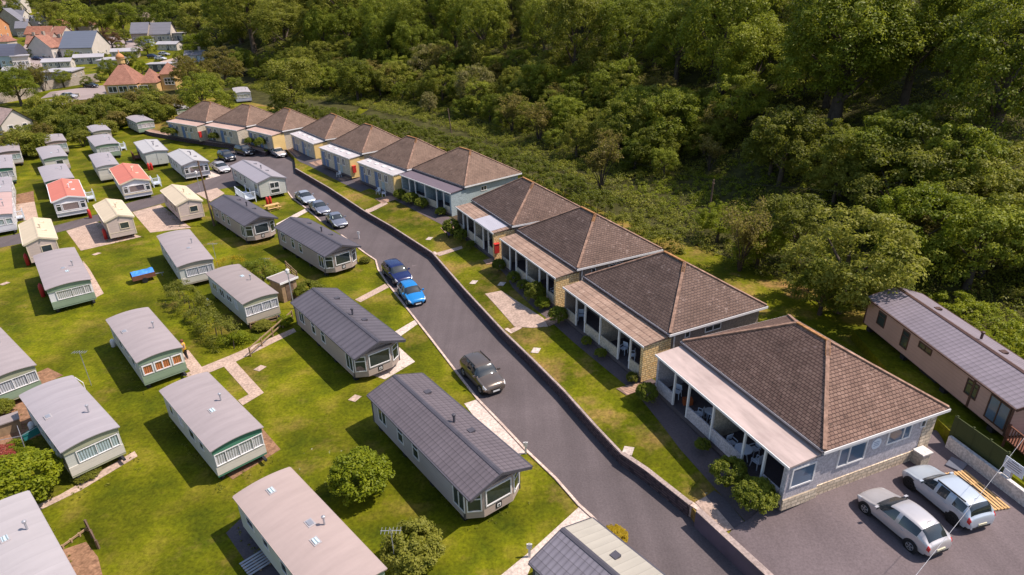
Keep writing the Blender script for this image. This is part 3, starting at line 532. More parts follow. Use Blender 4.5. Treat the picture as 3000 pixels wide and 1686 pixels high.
def chalet(i, label, style, tile, vroof, side, D=9.6, pier=None, rise=2.8):
    cz = CZ1 if i < 7 else .8
    a, b = P(*CHPX[i][0], cz+3.4), P(*CHPX[i][1], cz+3.4); d = (b-a).xy; L = d.length; d.normalize(); bk = Vector((-d.y, d.x)); mid = ((a+b)/2).xy
    t = thing('chalet', label, 'chalet', (mid.x, mid.y, cz), math.atan2(d.y, d.x), 'hipped roof chalets in a row above the road')
    CHAL.append((t, L)); D *= .937; hx = L/2; ze = 3.4; zr = ze+rise; rx = 1.18 if L > 9 else .95; V = 2.05
    # walls
    MB().box(-hx+.3, hx-.3, .35, D-.4, 0, ze-.02).build('wall', side, t)
    rf = MB(); A = [(-hx, 0, ze), (hx, 0, ze), (hx, D, ze), (-hx, D, ze), (-rx, D/2, zr), (rx, D/2, zr)]
    rf.add(A, [(0,1,5,4), (1,2,5), (2,3,4,5), (3,0,4)])
    rf.add([(x, y, z-.16) for x, y, z in A[:4]], [(3,2,1,0)]); o = rf.v
    rf.f += [(0,6,7,1), (1,7,8,2), (2,8,9,3), (3,9,6,0)]
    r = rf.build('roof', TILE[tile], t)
    def cap(p, q, nm='ridge_tiles', m=RIDGE, wd=.2): MB().bar(Vector(p)+Vector((0,0,.03)), Vector(q)+Vector((0,0,.03)), wd, .09).build(nm, m, r)
    E = [(-hx+.05, .05, ze+.03), (hx-.05, .05, ze+.03), (hx-.05, D-.05, ze+.03), (-hx+.05, D-.05, ze+.03)]; ri = [(-rx, D/2, zr), (rx, D/2, zr)]
    cap(ri[0], ri[1], m=RIDGEL)
    for k, j in ((0,0), (1,1), (2,1), (3,0)): cap(E[k], Vector(ri[j]), 'hip_tiles', RIDGE)
    q = Vector(ri[1]); cap(q, q+(Vector(E[1])-q)*.16, 'lichen_tiles', RIDGEL, .24)
    fc = MB().box(-hx-.03, hx+.03, -.05, -.004, ze-.2, ze-.03).box(hx+.004, hx+.05, -.05, D+.05, ze-.2, ze-.03).box(-hx-.05, -hx-.004, -.05, D+.05, ze-.2, ze-.03).box(-hx-.03, hx+.03, D+.004, D+.05, ze-.2, ze-.03).build('fascia', WHITE, t)
    MB().bar((-hx, -.10, ze-.07), (hx, -.10, ze-.07), .12, .10).build('gutter', TRIM, t)
    # veranda
    vr = MB(); zi, zo = 3.15, 2.95
    vr.add([(-hx+.12, -.02, zi), (hx-.12, -.02, zi), (hx-.12, -V, zo), (-hx+.12, -V, zo), (-hx+.12, -.02, zi-.1), (hx-.12, -.02, zi-.1), (hx-.12, -V, zo-.1), (-hx+.12, -V, zo-.1)], [(3,2,1,0), (4,5,6,7), (0,1,5,4), (1,2,6,5), (2,3,7,6), (3,0,4,7)])
    vo = vr.build('veranda_roof', vroof, t)
    if i == 3:
        x0, x1 = .05*hx, .86*hx; sl = (zi-zo)/(V-.02)
        MB().add([(x0, -.1, zi+.03), (x1, -.1, zi+.03), (x1, -V-.06, zo+.03), (x0, -V-.06, zo+.03), (x0, -.1, zi+.005), (x1, -.1, zi+.005), (x1, -V-.06, zo+.005), (x0, -V-.06, zo+.005)], [(3,2,1,0), (4,5,6,7), (0,1,5,4), (1,2,6,5), (2,3,7,6), (3,0,4,7)]).build('corrugated_sheet', CORR, vo)
    if vroof is VSHEET:
        for f in (-.7, -.3, .1, .5):
            zz = zo+(zi-zo)*.6; MB().box(f*hx-.35, f*hx+.35, -1.1, -.6, zz-.02, zz+.05).build('skylight', WHITE, vo)
    MB().bar((-hx+.1, -V-.03, zo-.07), (hx-.1, -V-.03, zo-.07), .05, .14).build('veranda_fascia', WHITE, t)
    fl = MB().box(-hx+.25, hx-.25, -V+.05, .35, 0, .30).build('veranda_floor', PATHD, t)
    pm = pier or YSTONE
    MB().box(hx-.5, hx-.22, -V+.08, .35, 0, 2.85).build('end_wall', pm, t)
    MB().box(-hx+.25, -hx+.45, -V+.08, .35, 0, 2.85).build('end_wall', side, t)
    X = lambda f: -hx+.45+f*(2*hx-.95)
    if style == 'open':
        pts = [.16, .29, .5, .74, .88]
        for f in pts: MB().box(X(f)-.06, X(f)+.06, -V+.06, -V+.18, .0, 2.93).build('post', WHITE, t)
        for f0, f1 in ((0, .16), (.29, .5), (.5, .74), (.88, 1.0)): MB().box(X(f0)+.06, X(f1)-.06, -V+.08, -V+.17, 0, 1.15).build('low_wall', R_CREAM if i else R_GREY, t)
        MB().box(X(.5)-.06, X(.5)+.06, -V+.2, .34, .3, 2.95).build('partition_wall', R_CREAM if i != 4 else R_BLUE, t)
    else:
        fw = MB()
        MB().box(X(0), X(1), -V+.10, -V+.22, 0, 2.92).build('veranda_front', side, t)
        for f in (.13, .30, .62, .80): win(t, (X(f)+.45, -V+.10, 1.5), (-1,0,0), (0,-1,0), .9, 1.05, WHITE, None, (.5,), (), .07, .05)
        for f in (.03, .47): 
            dd = MB().box(X(f), X(f)+.85, -V+.05, -V+.10, .3, 2.45).build('door', R_DOORB, t); MB().box(X(f)+.68, X(f)+.74, -V+.0, -V+.05, 1.3, 1.4).build('handle', GALV, dd)
        for f in (.2, .7): MB().box(X(f)-.4, X(f)+.4, -V+.06, -V+.10, .3, 1.4).build('painted_panel', R_DOORB if f < .5 else R_BLUE, t)
    for f in (.10, .62): win(t, (X(f)+1.3, .35, 1.3), (-1,0,0), (0,-1,0), 1.5, 1.1, WHITE, None, (.5,), (), .08, .06)
    for f in (.36, .80):
        dd = MB().box(X(f), X(f)+.9, .28, .35, .3, 2.4).build('door', R_DOORB if i in (4,) else DARKM, t); MB().box(X(f)+.72, X(f)+.78, .23, .28, 1.3, 1.4).build('handle', GALV, dd)
    # side facing the camera
    if i == 0:
        xw = hx-.3
        MB().box(xw, xw+.06, .2, D-.4, 0, .75).build('stone_plinth', PSTONE, t); MB().box(xw, xw+.05, D-1.3, D-.42, .75, 3.1).build('stone_quoin', PSTONE, t)
        win(t, (xw, 1.5, 1.55), (0,1,0), (1,0,0), 2.0, 1.3, WHITE, GLASSB, (.38,), (), .09, .07, None, 'window'); win(t, (xw, 5.0, 1.95), (0,1,0), (1,0,0), 1.8, .95, WHITE, GLASSB, (.68,), (), .08, .07); win(t, (xw, 7.5, 2.35), (0,1,0), (1,0,0), .42, .5, WHITE, GLASS, (), (), .06, .06)
        # open end of the veranda, framed
        win(t, (hx-.22, -1.7, 1.35), (0,1,0), (1,0,0), 1.6, 1.3, WHITE, GLASSB, (), (), .09, .05, None, 'window'); MB().box(hx-.22, hx-.14, -V+.08, .36, 0, .7).build('stone_plinth', PSTONE, t)
        sg = MB().lathe([(.36, 0), (.36, .03)], (0,0,0), 18).build('round_sign', PLASTICW, t); sg.location = (xw, 4.25, 2.3); sg.rotation_euler = (0, R(90), 0)
        for k in range(3): MB().box(xw+.03, xw+.034, 4.05, 4.45, 2.17+k*.12, 2.205+k*.12).build('sign_lettering', R_DOORB, sg).matrix_parent_inverse = (Matrix.Translation(sg.location) @ sg.rotation_euler.to_matrix().to_4x4()).inverted()
        MB().box(xw, xw+.02, 4.05, 4.35, 2.8, 3.0).build('yellow_notice', M('yellow_notice', (.55,.48,.2)), t); bx = MB().box(xw+.06, xw+.66, 7.5, 8.2, .05, .85).build('meter_cabinet', R_CREAM, t); MB().box(xw+.06, xw+.72, 7.45, 8.25, .85, .93).build('cabinet_lid', OFFW, bx)
    elif i in (1, 2): 
        xw = hx-.3; win(t, (xw, 1.6, 2.5), (0,1,0), (1,0,0), .45, .5, WHITE, GLASS, (), (), .06, .05); win(t, (xw, 3.4, 2.45), (0,1,0), (1,0,0), 1.5, .5, WHITE, GLASS, (.5,), (), .07, .05)
        MB().tube([(xw+.1, .6, .1), (xw+.1, .6, 3.2)], .05).build('downpipe', WHITE, t)
    else:
        xw = hx-.3; win(t, (xw, 2.6, 2.2), (0,1,0), (1,0,0), .9, .6, WHITE, GLASS, (.5,), (), .06, .05)
    win(t, (hx-2.5, D-.4, 1.4), (-1,0,0), (0,1,0), 1.4, 1.1, WHITE, GLASS, (.5,)); win(t, (-hx+3.6, D-.4, 1.4), (-1,0,0), (0,1,0), 1.4, 1.1, WHITE, GLASS, (.5,))
    return t
# ------------------------------------------------------------------ cars
def cat1(p0, p1, p2, p3, t): return .5*((2*p1)+(-p0+p2)*t+(2*p0-5*p1+4*p2-p3)*t*t+(-p0+3*p1-3*p2+p3)*t**3)
def dense(a, n):
    a = np.asarray(a, float); out = []; N = len(a)
    for i in range(N-1):
        for k in range(n): out.append(cat1(a[max(i-1, 0)], a[i], a[i+1], a[min(i+2, N-1)], k/n))
    out.append(a[-1]); return np.array(out)
CARK = {
 'hatch': dict(s=[0,.025,.09,.27,.43,.60,.83,.945,.985,1], zt=[.56,.70,.80,.98,1.40,1.50,1.42,1.05,.92,.62], zb=[.52,.62,.74,.92,.96,.98,1.04,1.02,.88,.58], hw=[.62,.76,.86,.9,.9,.9,.87,.82,.78,.68], rw=[.5,.62,.70,.72,.64,.64,.60,.62,.62,.55], ws=(.27,.43), rear=(.83,.945), side=(.31,.83), pill=(.58,), wb=(.18,.80)),
 'saloon': dict(s=[0,.025,.09,.29,.44,.58,.70,.84,.975,1], zt=[.54,.66,.76,.93,1.34,1.42,1.36,1.02,.94,.62], zb=[.50,.58,.71,.88,.92,.94,.97,.97,.88,.58], hw=[.62,.76,.86,.89,.89,.89,.88,.86,.78,.68], rw=[.5,.62,.70,.72,.62,.60,.58,.66,.66,.55], ws=(.29,.44), rear=(.70,.84), side=(.33,.78), pill=(.56,), wb=(.19,.79)),
 'suv': dict(s=[0,.025,.09,.28,.41,.58,.88,.955,.985,1], zt=[.66,.84,.96,1.10,1.58,1.66,1.58,1.15,1.02,.72], zb=[.60,.74,.88,1.04,1.08,1.10,1.14,1.12,.96,.66], hw=[.66,.80,.88,.91,.91,.91,.89,.85,.82,.72], rw=[.52,.66,.74,.76,.68,.68,.64,.66,.66,.58], ws=(.28,.41), rear=(.88,.955), side=(.31,.88), pill=(.50,.70), wb=(.18,.80)),
}
LENS = M('headlamp_lens', (.65,.66,.68), .08, .1, 3, .8); TAIL = M('tail_lamp_lens', (.50,.02,.02), .15, .1, 3, .7); PLATE_W = M('number_plate_white', (.75,.75,.74), .5); PLATE_Y = M('rear_number_plate', (.62,.56,.40), .5)
CARGLASS = M('car_glass', (.02,.026,.03), .04, .2, 2, 1.0)
def car(name, label, pos, az, kind, paint, L=4.2, Wd=1.78, z0=0.0, hs=1.0, shade=False, rails=False, rim=None):
    K = CARK[kind]; k = Wd/1.8
    t = thing(name, label, 'car', (pos[0], pos[1], z0), -R(az), 'cars parked on the park')
    S = np.array(K['s']); n = 4
    A = dense(np.stack([S*L, np.array(K['zt'])*hs, np.array(K['zb'])*hs, np.array(K['hw'])*k, np.array(K['rw'])*k], 1), n)
    rows = []
    for q in A:
        y, zt, zb, hw, rw = q; zb = min(zb, zt-.06); y0 = .24 if (y > .05*L and y < .95*L) else .34
        ring = [(0, y0), (hw*.82, y0), (hw*.98, y0+.12), (hw, (y0+zb)/2+.08), (hw*.965, zb), (rw, zt-.07), (rw*.72, zt-.012), (0, zt+.015)]
        rg = dense(ring, 2); rows.append([(-0+a, L/2-y, max(b, .2)) for a, b in rg])
    nr = len(rows); nv = len(rows[0]); groups = {}
    def cls(i, j):
        s = (A[i][0]+A[i+1][0])/2/L; v = (j+.5)/2
        if 4.0 <= v < 5.0 and K['side'][0] < s < K['side'][1] and all(abs(s-p) > .012 for p in K['pill']): return 'side_window'
        if v >= 5.0 and K['ws'][0] <= s < K['ws'][1]-.005: return 'windscreen'
        if v >= 4.9 and K['rear'][0] <= s < K['rear'][1]-.004: return 'rear_window'
        if 3.1 <= v < 4.6 and .012 < s < .095: return 'headlight'
        if 3.0 <= v < 4.5 and s > .958 and s < .99: return 'tail_light'
        if v < 1.9: return 'sill'
        return 'body'
    for sg in (1, -1):
        for i in range(nr-1):
            for j in range(nv-1):
                c = cls(i, j); key = (c, sg) if c in ('side_window', 'headlight', 'tail_light') else (c, 0); mb = groups.setdefault(key, MB())
                q = [rows[i][j], rows[i][j+1], rows[i+1][j+1], rows[i+1][j]]; q = [(a*sg, b, z) for a, b, z in q]
                mb.quad(*(q if sg < 0 else q[::-1]))
    for e in (0, nr-1):
        f = [(a, b, z) for a, b, z in rows[e]]+[(-a, b, z) for a, b, z in rows[e][::-1]]; groups[('body', 0)].quad(*(f if e else f[::-1]))
    mats = {'body': paint, 'sill': BLACKPL, 'windscreen': CARGLASS, 'rear_window': CARGLASS, 'side_window': CARGLASS, 'headlight': LENS, 'tail_light': TAIL}
    for (c, sg), mb in groups.items():
        o = mb.build(c, mats[c], t, False); me = o.data
        import bmesh
        bm = bmesh.new(); bm.from_mesh(me); bmesh.ops.remove_doubles(bm, verts=bm.verts, dist=.001); bmesh.ops.recalc_face_normals(bm, faces=bm.faces) if c == 'body' else None
        bm.to_mesh(me); bm.free(); me.polygons.foreach_set('use_smooth', [True]*len(me.polygons))
    wr = .33 if kind != 'suv' else .36
    for f in K['wb']:
        for sg in (1, -1):
            y = L/2-f*L; x = sg*(.90*k-.085)
            wh = bpy.data.objects.new('wheel', None); COL.objects.link(wh); wh.parent = t; wh.location = (x, y, wr); wh.rotation_euler = (0, R(90)*sg, 0)
            MB().lathe([(wr*.62, -.11), (wr*.93, -.11), (wr, -.06), (wr, .06), (wr*.93, .105), (wr*.64, .105)], (0,0,0), 20).build('tyre', RUBBER, wh, True)
            rm = MB().lathe([(wr*.64, .09), (wr*.60, .112), (wr*.5, .10)], (0,0,0), 20)
            for q in range(5):
                a = 2*math.pi*q/5; rm.bar((.03*math.cos(a), .03*math.sin(a), .112), (wr*.56*math.cos(a), wr*.56*math.sin(a), .112), .06, .02)
            rm.build('rim', rim or RIM, wh); ar = MB().lathe([(wr*1.16, .06), (wr*1.16, .088), (wr*1.02, .088)], (0,0,0), 20).build('wheel_arch', BLACKPL, wh)
    for sg in (1, -1):
        y = L/2-(K['side'][0]+.02)*L; zz = .98*hs if kind != 'suv' else 1.12*hs
        mr = MB().ob((sg*(.90*k+.10), y, zz+.03), (1,0,0), (0,1,0), (0,0,1), .10, .06, .075).build('door_mirror', paint, t); MB().ob((sg*(.90*k+.10), y-.063, zz+.03), (1,0,0), (0,1,0), (0,0,1), .08, .003, .055).build('mirror_glass', CARGLASS, mr)
        for f in (.44, .66):
            MB().ob((sg*(.895*k+.012), L/2-f*L, zz-.16), (1,0,0), (0,1,0), (0,0,1), .015, .08, .016).build('door_handle', paint, t)
    zf = (.40 if kind != 'suv' else .50)*hs
    MB().ob((0, L/2+.006, zf+.06), (1,0,0), (0,1,0), (0,0,1), .40, .03, .05).build('grille', BLACKPL, t); MB().ob((0, L/2+.012, zf-.07), (1,0,0), (0,1,0), (0,0,1), .26, .035, .055).build('number_plate', PLATE_W, t)
    MB().ob((0, -L/2-.012, .62*hs), (1,0,0), (0,1,0), (0,0,1), .26, .02, .055).build('number_plate', PLATE_Y, t); MB().ob((0, -L/2+.02, .42), (1,0,0), (0,1,0), (0,0,1), .55, .04, .06).build('rear_bumper', BLACKPL, t)
    MB().ob((0, L/2-.01, .32), (1,0,0), (0,1,0), (0,0,1), .5, .04, .05).build('front_bumper', BLACKPL, t)
    ys = L/2-K['rear'][0]*L; zs = K['zt'][6]*hs; MB().tube([(0, ys+.25, zs+.02), (0, ys+.1, zs+.22)], .008, 5).build('roof_aerial', BLACKPL, t)
    if rails:
        for sg in (1, -1): MB().bar((sg*K['rw'][5]*k*.94, L/2-.46*L, K['zt'][5]*hs+.0), (sg*K['rw'][5]*k*.94, L/2-.84*L, K['zt'][5]*hs-.0), .04, .06).build('roof_rail', BLACKPL, t)
    if shade:
        i0 = [q for q in range(nr) if K['ws'][0]+.01 < A[q][0]/L < K['ws'][1]-.03]; mb = MB()
        a, b = i0[0], i0[-1]; mb.quad(*[(x, y-.0, z+.012) for x, y, z in [(-rows[a][11][0]*.95, *rows[a][11][1:]), (rows[a][11][0]*.95, *rows[a][11][1:]), (rows[b][11][0]*.95, *rows[b][11][1:]), (-rows[b][11][0]*.95, *rows[b][11][1:])]]); mb.build('sunshade', M('sunshade', (.62,.72,.66), .3, .3, 4), t)
    return t
# ------------------------------------------------------------------ foliage
def leaf_obj(name, c, nrm, size, var, mat, parent=None, rng=None, asp=.62):
    N = len(c); rng = rng or np.random.default_rng(1)
    nrm = nrm/np.maximum(np.linalg.norm(nrm, axis=1, keepdims=True), 1e-6); r = rng.normal(size=(N, 3)); tg = np.cross(nrm, r); tg /= np.maximum(np.linalg.norm(tg, axis=1, keepdims=True), 1e-6); bt = np.cross(nrm, tg)
    s = size[:, None]; V = np.stack([c+tg*s, c+bt*s*asp+nrm*s*.18, c-tg*s, c-bt*s*asp+nrm*s*.18], 1).reshape(-1, 3)
    me = bpy.data.meshes.new(name); me.vertices.add(4*N); me.loops.add(4*N); me.polygons.add(N)
    me.vertices.foreach_set('co', V.ravel().astype(np.float32)); me.loops.foreach_set('vertex_index', np.arange(4*N, dtype=np.int32)); me.polygons.foreach_set('loop_start', np.arange(0, 4*N, 4, dtype=np.int32)); me.polygons.foreach_set('loop_total', np.full(N, 4, dtype=np.int32))
    at = me.attributes.new('v', 'FLOAT', 'FACE'); at.data.foreach_set('value', np.asarray(var, np.float32)); me.update(calc_edges=True); me.materials.append(mat)
    o = bpy.data.objects.new(name, me); COL.objects.link(o)
    if parent: o.parent = parent
    return o
def clumps(rng, cc, cr, per, leaf, up=.62, cv=None):
    """leaf positions on many small rounded clumps: centres cc (N,3), radii cr"""
    N = len(cc); d = rng.normal(size=(N, per, 3)); d[..., 2] += up; d /= np.linalg.norm(d, axis=2, keepdims=True)
    rad = cr[:, None, None]*(.5+.62*rng.random((N, per, 1))**.7); an = rng.uniform(.65, 1.35, (N, 1, 3))*np.array([1, 1, .72]); p = cc[:, None, :]+d*rad*an; n = d*.75+rng.normal(size=d.shape)*.38+np.array([0, 0, .45])
    cvv = rng.random(N) if cv is None else cv
    var = np.clip(.22+.45*cvv[:, None]+.45*(rng.random((N, per))-.3), 0, 1); sz = leaf*(.65+.7*rng.random((N, per)))
    return p.reshape(-1, 3), n.reshape(-1, 3), sz.ravel(), var.ravel()
def crown_pts(rng, Rr, H, z0, nc, per, leaf, crr=(.17, .30), lobes=4, low=.15):
    # a few main limbs' masses, clumps sitting on their surfaces
    lob = [(np.array([0, 0, z0+H*.55]), Rr*.72)]
    for k in range(lobes):
        a = 2*math.pi*k/lobes+rng.uniform(-.4, .4); q = rng.uniform(.40, .62)*Rr; lob.append((np.array([q*math.cos(a), q*math.sin(a), z0+H*rng.uniform(.24, .66)]), Rr*rng.uniform(.34, .52)))
    cc = []
    while len(cc) < nc:
        c, r = lob[rng.integers(len(lob))]; d = rng.normal(size=3); d[2] = d[2]+.25; d /= np.linalg.norm(d)
        p = c+d*r*np.array([1, 1, H/(2*Rr)*1.05])*rng.uniform(.78, 1.12)
        if p[2] < z0+H*.02: continue
        if any(np.linalg.norm((p-c2)/np.array([1, 1, H/(2*Rr)]))/r2 < .72 for c2, r2 in lob): continue
        cc.append(p)
    cc = np.array(cc); cr = Rr*rng.uniform(crr[0], crr[1], nc); return clumps(rng, cc, cr, per, leaf)
def trunk_mb(rng, h, r, limbs, reach):
    mb = MB(); pts = [(0, 0, -.4)]; x = y = 0
    for k in range(1, 5): x += rng.uniform(-.12, .12)*h*.12; y += rng.uniform(-.12, .12)*h*.12; pts.append((x, y, h*k/4))
    mb.tube(pts, [r*1.25, r, r*.8, r*.62, r*.4], 8)
    for k in range(limbs):
        a = 2*math.pi*k/limbs+rng.uniform(-.4, .4); z = h*rng.uniform(.38, .75); q = reach*rng.uniform(.6, 1); mb.tube([(x*.6, y*.6, z), (x*.6+q*.5*math.cos(a), y*.6+q*.5*math.sin(a), z+reach*.35), (x*.6+q*math.cos(a), y*.6+q*math.sin(a), z+reach*.75)], [r*.45, r*.3, r*.12], 6)
    return mb
PROTO_N = [0]
def tree_proto(seed, Rr, H, nc, per, leaf, trunk, mat, lobes=4, crr=(.17, .30), name='broadleaf_tree'):
    rng = np.random.default_rng(seed); t = bpy.data.objects.new(name, None); COL.objects.link(t); t.empty_display_size = .5
    trunk_mb(rng, trunk+H*.45, .035*(H+trunk), 6, Rr*.62).build('trunk', BARK, t, True)
    leaf_obj('crown', *crown_pts(rng, Rr, H, trunk, nc, per, leaf, crr, lobes), mat, t, rng); return t
FREE = {}
def put(proto, loc, s, rz, label, cat, group, mat=None, sz=None):
    if proto.name not in FREE: FREE[proto.name] = 1; t = proto
    else: t = copy_tree(proto)
    t.location = loc; t.scale = (s, s, s*(sz or 1)); t.rotation_euler = (0, 0, rz); tag(t, label, cat, group)
    if mat:
        for c in t.children:
            if c.name.startswith(('crown', 'foliage')):
                c.material_slots[0].link = 'OBJECT'; c.material_slots[0].material = mat
    return t
SYC = [tree_proto(11+k, 5.4, 11.0, 300, 85, .110, 2.4, L_SYC, 8, (.085, .18)) for k in range(4)]
MIDT = [tree_proto(31+k, 3.0, 5.2, 150, 90, .078, .8, L_OLIVE, 6, (.09, .20), 'small_tree') for k in range(3)]
def shrub_proto(seed, Rr, H, nc, per, leaf, mat, name='shrub'):
    rng = np.random.default_rng(seed); t = bpy.data.objects.new(name, None); COL.objects.link(t); t.empty_display_size = .3
    mb = MB()
    for k in range(5):
        a = 2*math.pi*k/5; mb.tube([(0, 0, -.15), (.25*Rr*math.cos(a), .25*Rr*math.sin(a), H*.3), (.55*Rr*math.cos(a), .55*Rr*math.sin(a), H*.62)], [.05, .035, .012], 5)
    mb.build('stem', BARK, t); leaf_obj('foliage', *crown_pts(rng, Rr, H, .02, nc, per, leaf, (.16, .28), 4), mat, t, rng); return t
SHR = [shrub_proto(51+k, 1.5, 2.3, 80, 70, .07, L_HEDGE) for k in range(3)]
def round_proto(seed, mat):
    rng = np.random.default_rng(seed); t = bpy.data.objects.new('round_bush', None); COL.objects.link(t)
    cc = rng.normal(size=(150, 3)); cc[:, 2] = np.abs(cc[:, 2])*.9-.25; cc /= np.linalg.norm(cc, axis=1, keepdims=True); cc = cc*np.array([.86, .86, .80])*rng.uniform(.82, 1.08, (150, 1))+np.array([0, 0, .72]); cc[:, 2] = np.maximum(cc[:, 2], .08)
    MB().tube([(0, 0, -.1), (0, 0, .5), (.1, .1, .9)], [.08, .06, .03], 6).build('stem', BARK, t)
    leaf_obj('foliage', *clumps(rng, cc, rng.uniform(.12, .24, 150), 85, .046), mat, t, rng); return t
def twig_proto(seed):
    rng = np.random.default_rng(seed); t = bpy.data.objects.new('twiggy_tree', None); COL.objects.link(t); mb = MB(); tips = []
    for k in range(9):
        a = rng.uniform(0, 6.28); q = rng.uniform(.8, 2.3); h = rng.uniform(2.8, 5.2); p = [(0, 0, -.2), (q*.3*math.cos(a), q*.3*math.sin(a), h*.45), (q*math.cos(a), q*math.sin(a), h)]; mb.tube(p, [.09, .05, .012], 5)
        for j in range(7):
            f = rng.uniform(.35, 1); b = Vector(p[1]).lerp(Vector(p[2]), f); e = b+Vector((rng.uniform(-.9, .9), rng.uniform(-.9, .9), rng.uniform(.3, 1.2))); mb.tube([b, e], [.02, .006], 4, False); tips.append(tuple(e)); tips.append(tuple((b+e)/2))
    mb.build('trunk', BARK, t); c = np.array(tips); leaf_obj('crown', *clumps(rng, c, rng.uniform(.3, .6, len(c)), 34, .085), L_BROWN, t, rng); return t
TWIG = [twig_proto(71), twig_proto(72)]
def inframe(p, m=120):
    x, y, z = pix(p); return z > 5 and -m < x < 3000+m and -m < y < 1686+m
rg = random.Random(5)
# the wooded hillside -------------------------------------------------------
def scatter(dmin, dmax, ylim, space, jit=.42):
    out = []; x = -430.0
    x0, x1 = -430, 120; y0, y1 = ylim; n = 0; j = 0
    yy = y0
    while yy < y1:
        xx = x0+(space/2 if j % 2 else 0)
        while xx < x1:
            a, b = xx+rg.uniform(-jit, jit)*space, yy+rg.uniform(-jit, jit)*space; d = float(sdist(np.array([a]), np.array([b]), FOOT)[0])
            if dmin < d < dmax: out.append((a, b, d))
            xx += space
        yy += space*.87; j += 1
    return out
def visible_tree(a, b, h):
    z = gz(a, b); return inframe((a, b, z+h), 160) and pix((a, b, z+h))[1] < 1100 and (pix((a, b, z+h))[1] > -150)
N_BIG = N_MID = 0
for a, b, d in scatter(21, 84, (10, 215), 11.0):
    if not visible_tree(a, b, 8): continue
    s = rg.uniform(.75, 1.25)*(1.2 if a > 10 else 1); m = rg.choice([L_SYC, L_SYC, L_SYC, L_DARK, L_OLIVE]); lab = {L_SYC: 'large leafy green tree in the wood on the hillside above the chalets', L_DARK: 'large very dark green tree in the wood on the hillside above the chalets', L_OLIVE: 'large olive green tree in the wood on the hillside above the chalets'}[m]
    put(SYC[rg.randrange(4)], (a, b, gz(a, b)-.3), s, rg.uniform(0, 6.3), lab, 'tree', 'big trees of the hillside wood', m, rg.uniform(1.0, 1.3)); N_BIG += 1
for a, b, d in scatter(3, 23, (14, 215), 5.3):
    if not visible_tree(a, b, 3): continue
    if 58 < b < 84 and d < 13 and a > 14: continue          # open grassy scrub
    if rg.random() < .06: continue
    m = rg.choice([L_OLIVE]*6+[L_HEDGE]*4+[L_SYC]*6+[L_BROWN, L_PALE])
    if rg.random() < .10: put(TWIG[rg.randrange(2)], (a, b, gz(a, b)-.1), rg.uniform(.8, 1.2), rg.uniform(0, 6.3), 'thin brown half bare tree at the foot of the hillside wood', 'tree', 'half bare trees below the wood'); continue
    lab = {L_OLIVE: 'small olive green tree on the slope between hedge and wood', L_HEDGE: 'small dull green tree on the slope between hedge and wood', L_SYC: 'small bright leafy tree on the slope between hedge and wood', L_PALE: 'small tree with pale blossom on the slope between hedge and wood', L_BROWN: 'small brownish tree on the slope between hedge and wood'}[m]
    put(MIDT[rg.randrange(3)], (a, b, gz(a, b)-.2), rg.uniform(.9, 1.65)*(.7 if d < 8 else 1), rg.uniform(0, 6.3), lab, 'tree', 'small trees on the slope below the wood', m, rg.uniform(.85, 1.15)); N_MID += 1
for a, b, d in scatter(8, 130, (215, 560), 17):
    if not visible_tree(a, b, 8): continue
    m = rg.choice([L_OLIVE, L_SYC, L_DARK, L_OLIVE]); put(SYC[rg.randrange(4)], (a, b, gz(a, b)-.3), rg.uniform(1.3, 2.0), rg.uniform(0, 6.3), {L_OLIVE: 'rounded olive tree of the far wood above the village', L_SYC: 'rounded green tree of the far wood above the village', L_DARK: 'rounded dark tree of the far wood above the village'}[m], 'tree', 'trees of the far wood above the village', m, rg.uniform(.9, 1.1)); N_BIG += 1
print('TREES', N_BIG, N_MID)
# low growth on the bank: one uncountable mass
rng = np.random.default_rng(9); n = 60000; ax = rng.uniform(-75, 75, n); ay = rng.uniform(15, 205, n); fd = sdist(ax, ay, FOOT); ed = sdist(ax, ay, EDGE)
k = (fd > -3) & (fd < 45) & (ed > 23) & (rng.random(n) < np.where(fd < 22, .75, .25)) & ~((ax > 24) & (ay < 47) & (fd < 0)); ax, ay, fd = ax[k], ay[k], fd[k]
xy = np.array([[P(1500, 843).x*0+a, b] for a, b in zip(ax, ay)]); zc = (ay*_cp+(CZ-height(ax, ay))*_sp); k = (np.abs(ax)/zc < .95); ax, ay, fd = ax[k], ay[k], fd[k]
print('UNDERGROWTH', len(ax))
def mk(mask, mat, nm, hgt, per, leaf, lab):
    a, b = ax[mask], ay[mask]; r = rng.uniform(.35, .85, len(a))*hgt; c = np.stack([a, b, height(a, b)+r*.35], 1)
    o = leaf_obj(nm, *clumps(rng, c, r, per, leaf), mat, None, rng); tag(o, lab, 'undergrowth', None, 'stuff')
sel = rng.random(len(ax)); grassy = (ay > 52) & (ay < 84) & (fd < 16) & (fd > 1) & (sel < .8)
mk(grassy, L_BRIGHT, 'undergrowth', .7, 40, .09, 'bright green rough grass and weeds on the open slope behind the chalets'); mk(~grassy & (sel < .55), L_OLIVE, 'undergrowth', 1.0, 36, .11, 'olive brambles and scrub covering the foot of the hillside'); mk(~grassy & (sel >= .55), L_HEDGE, 'undergrowth', 1.15, 36, .11, 'dull green brambles and scrub covering the foot of the hillside')
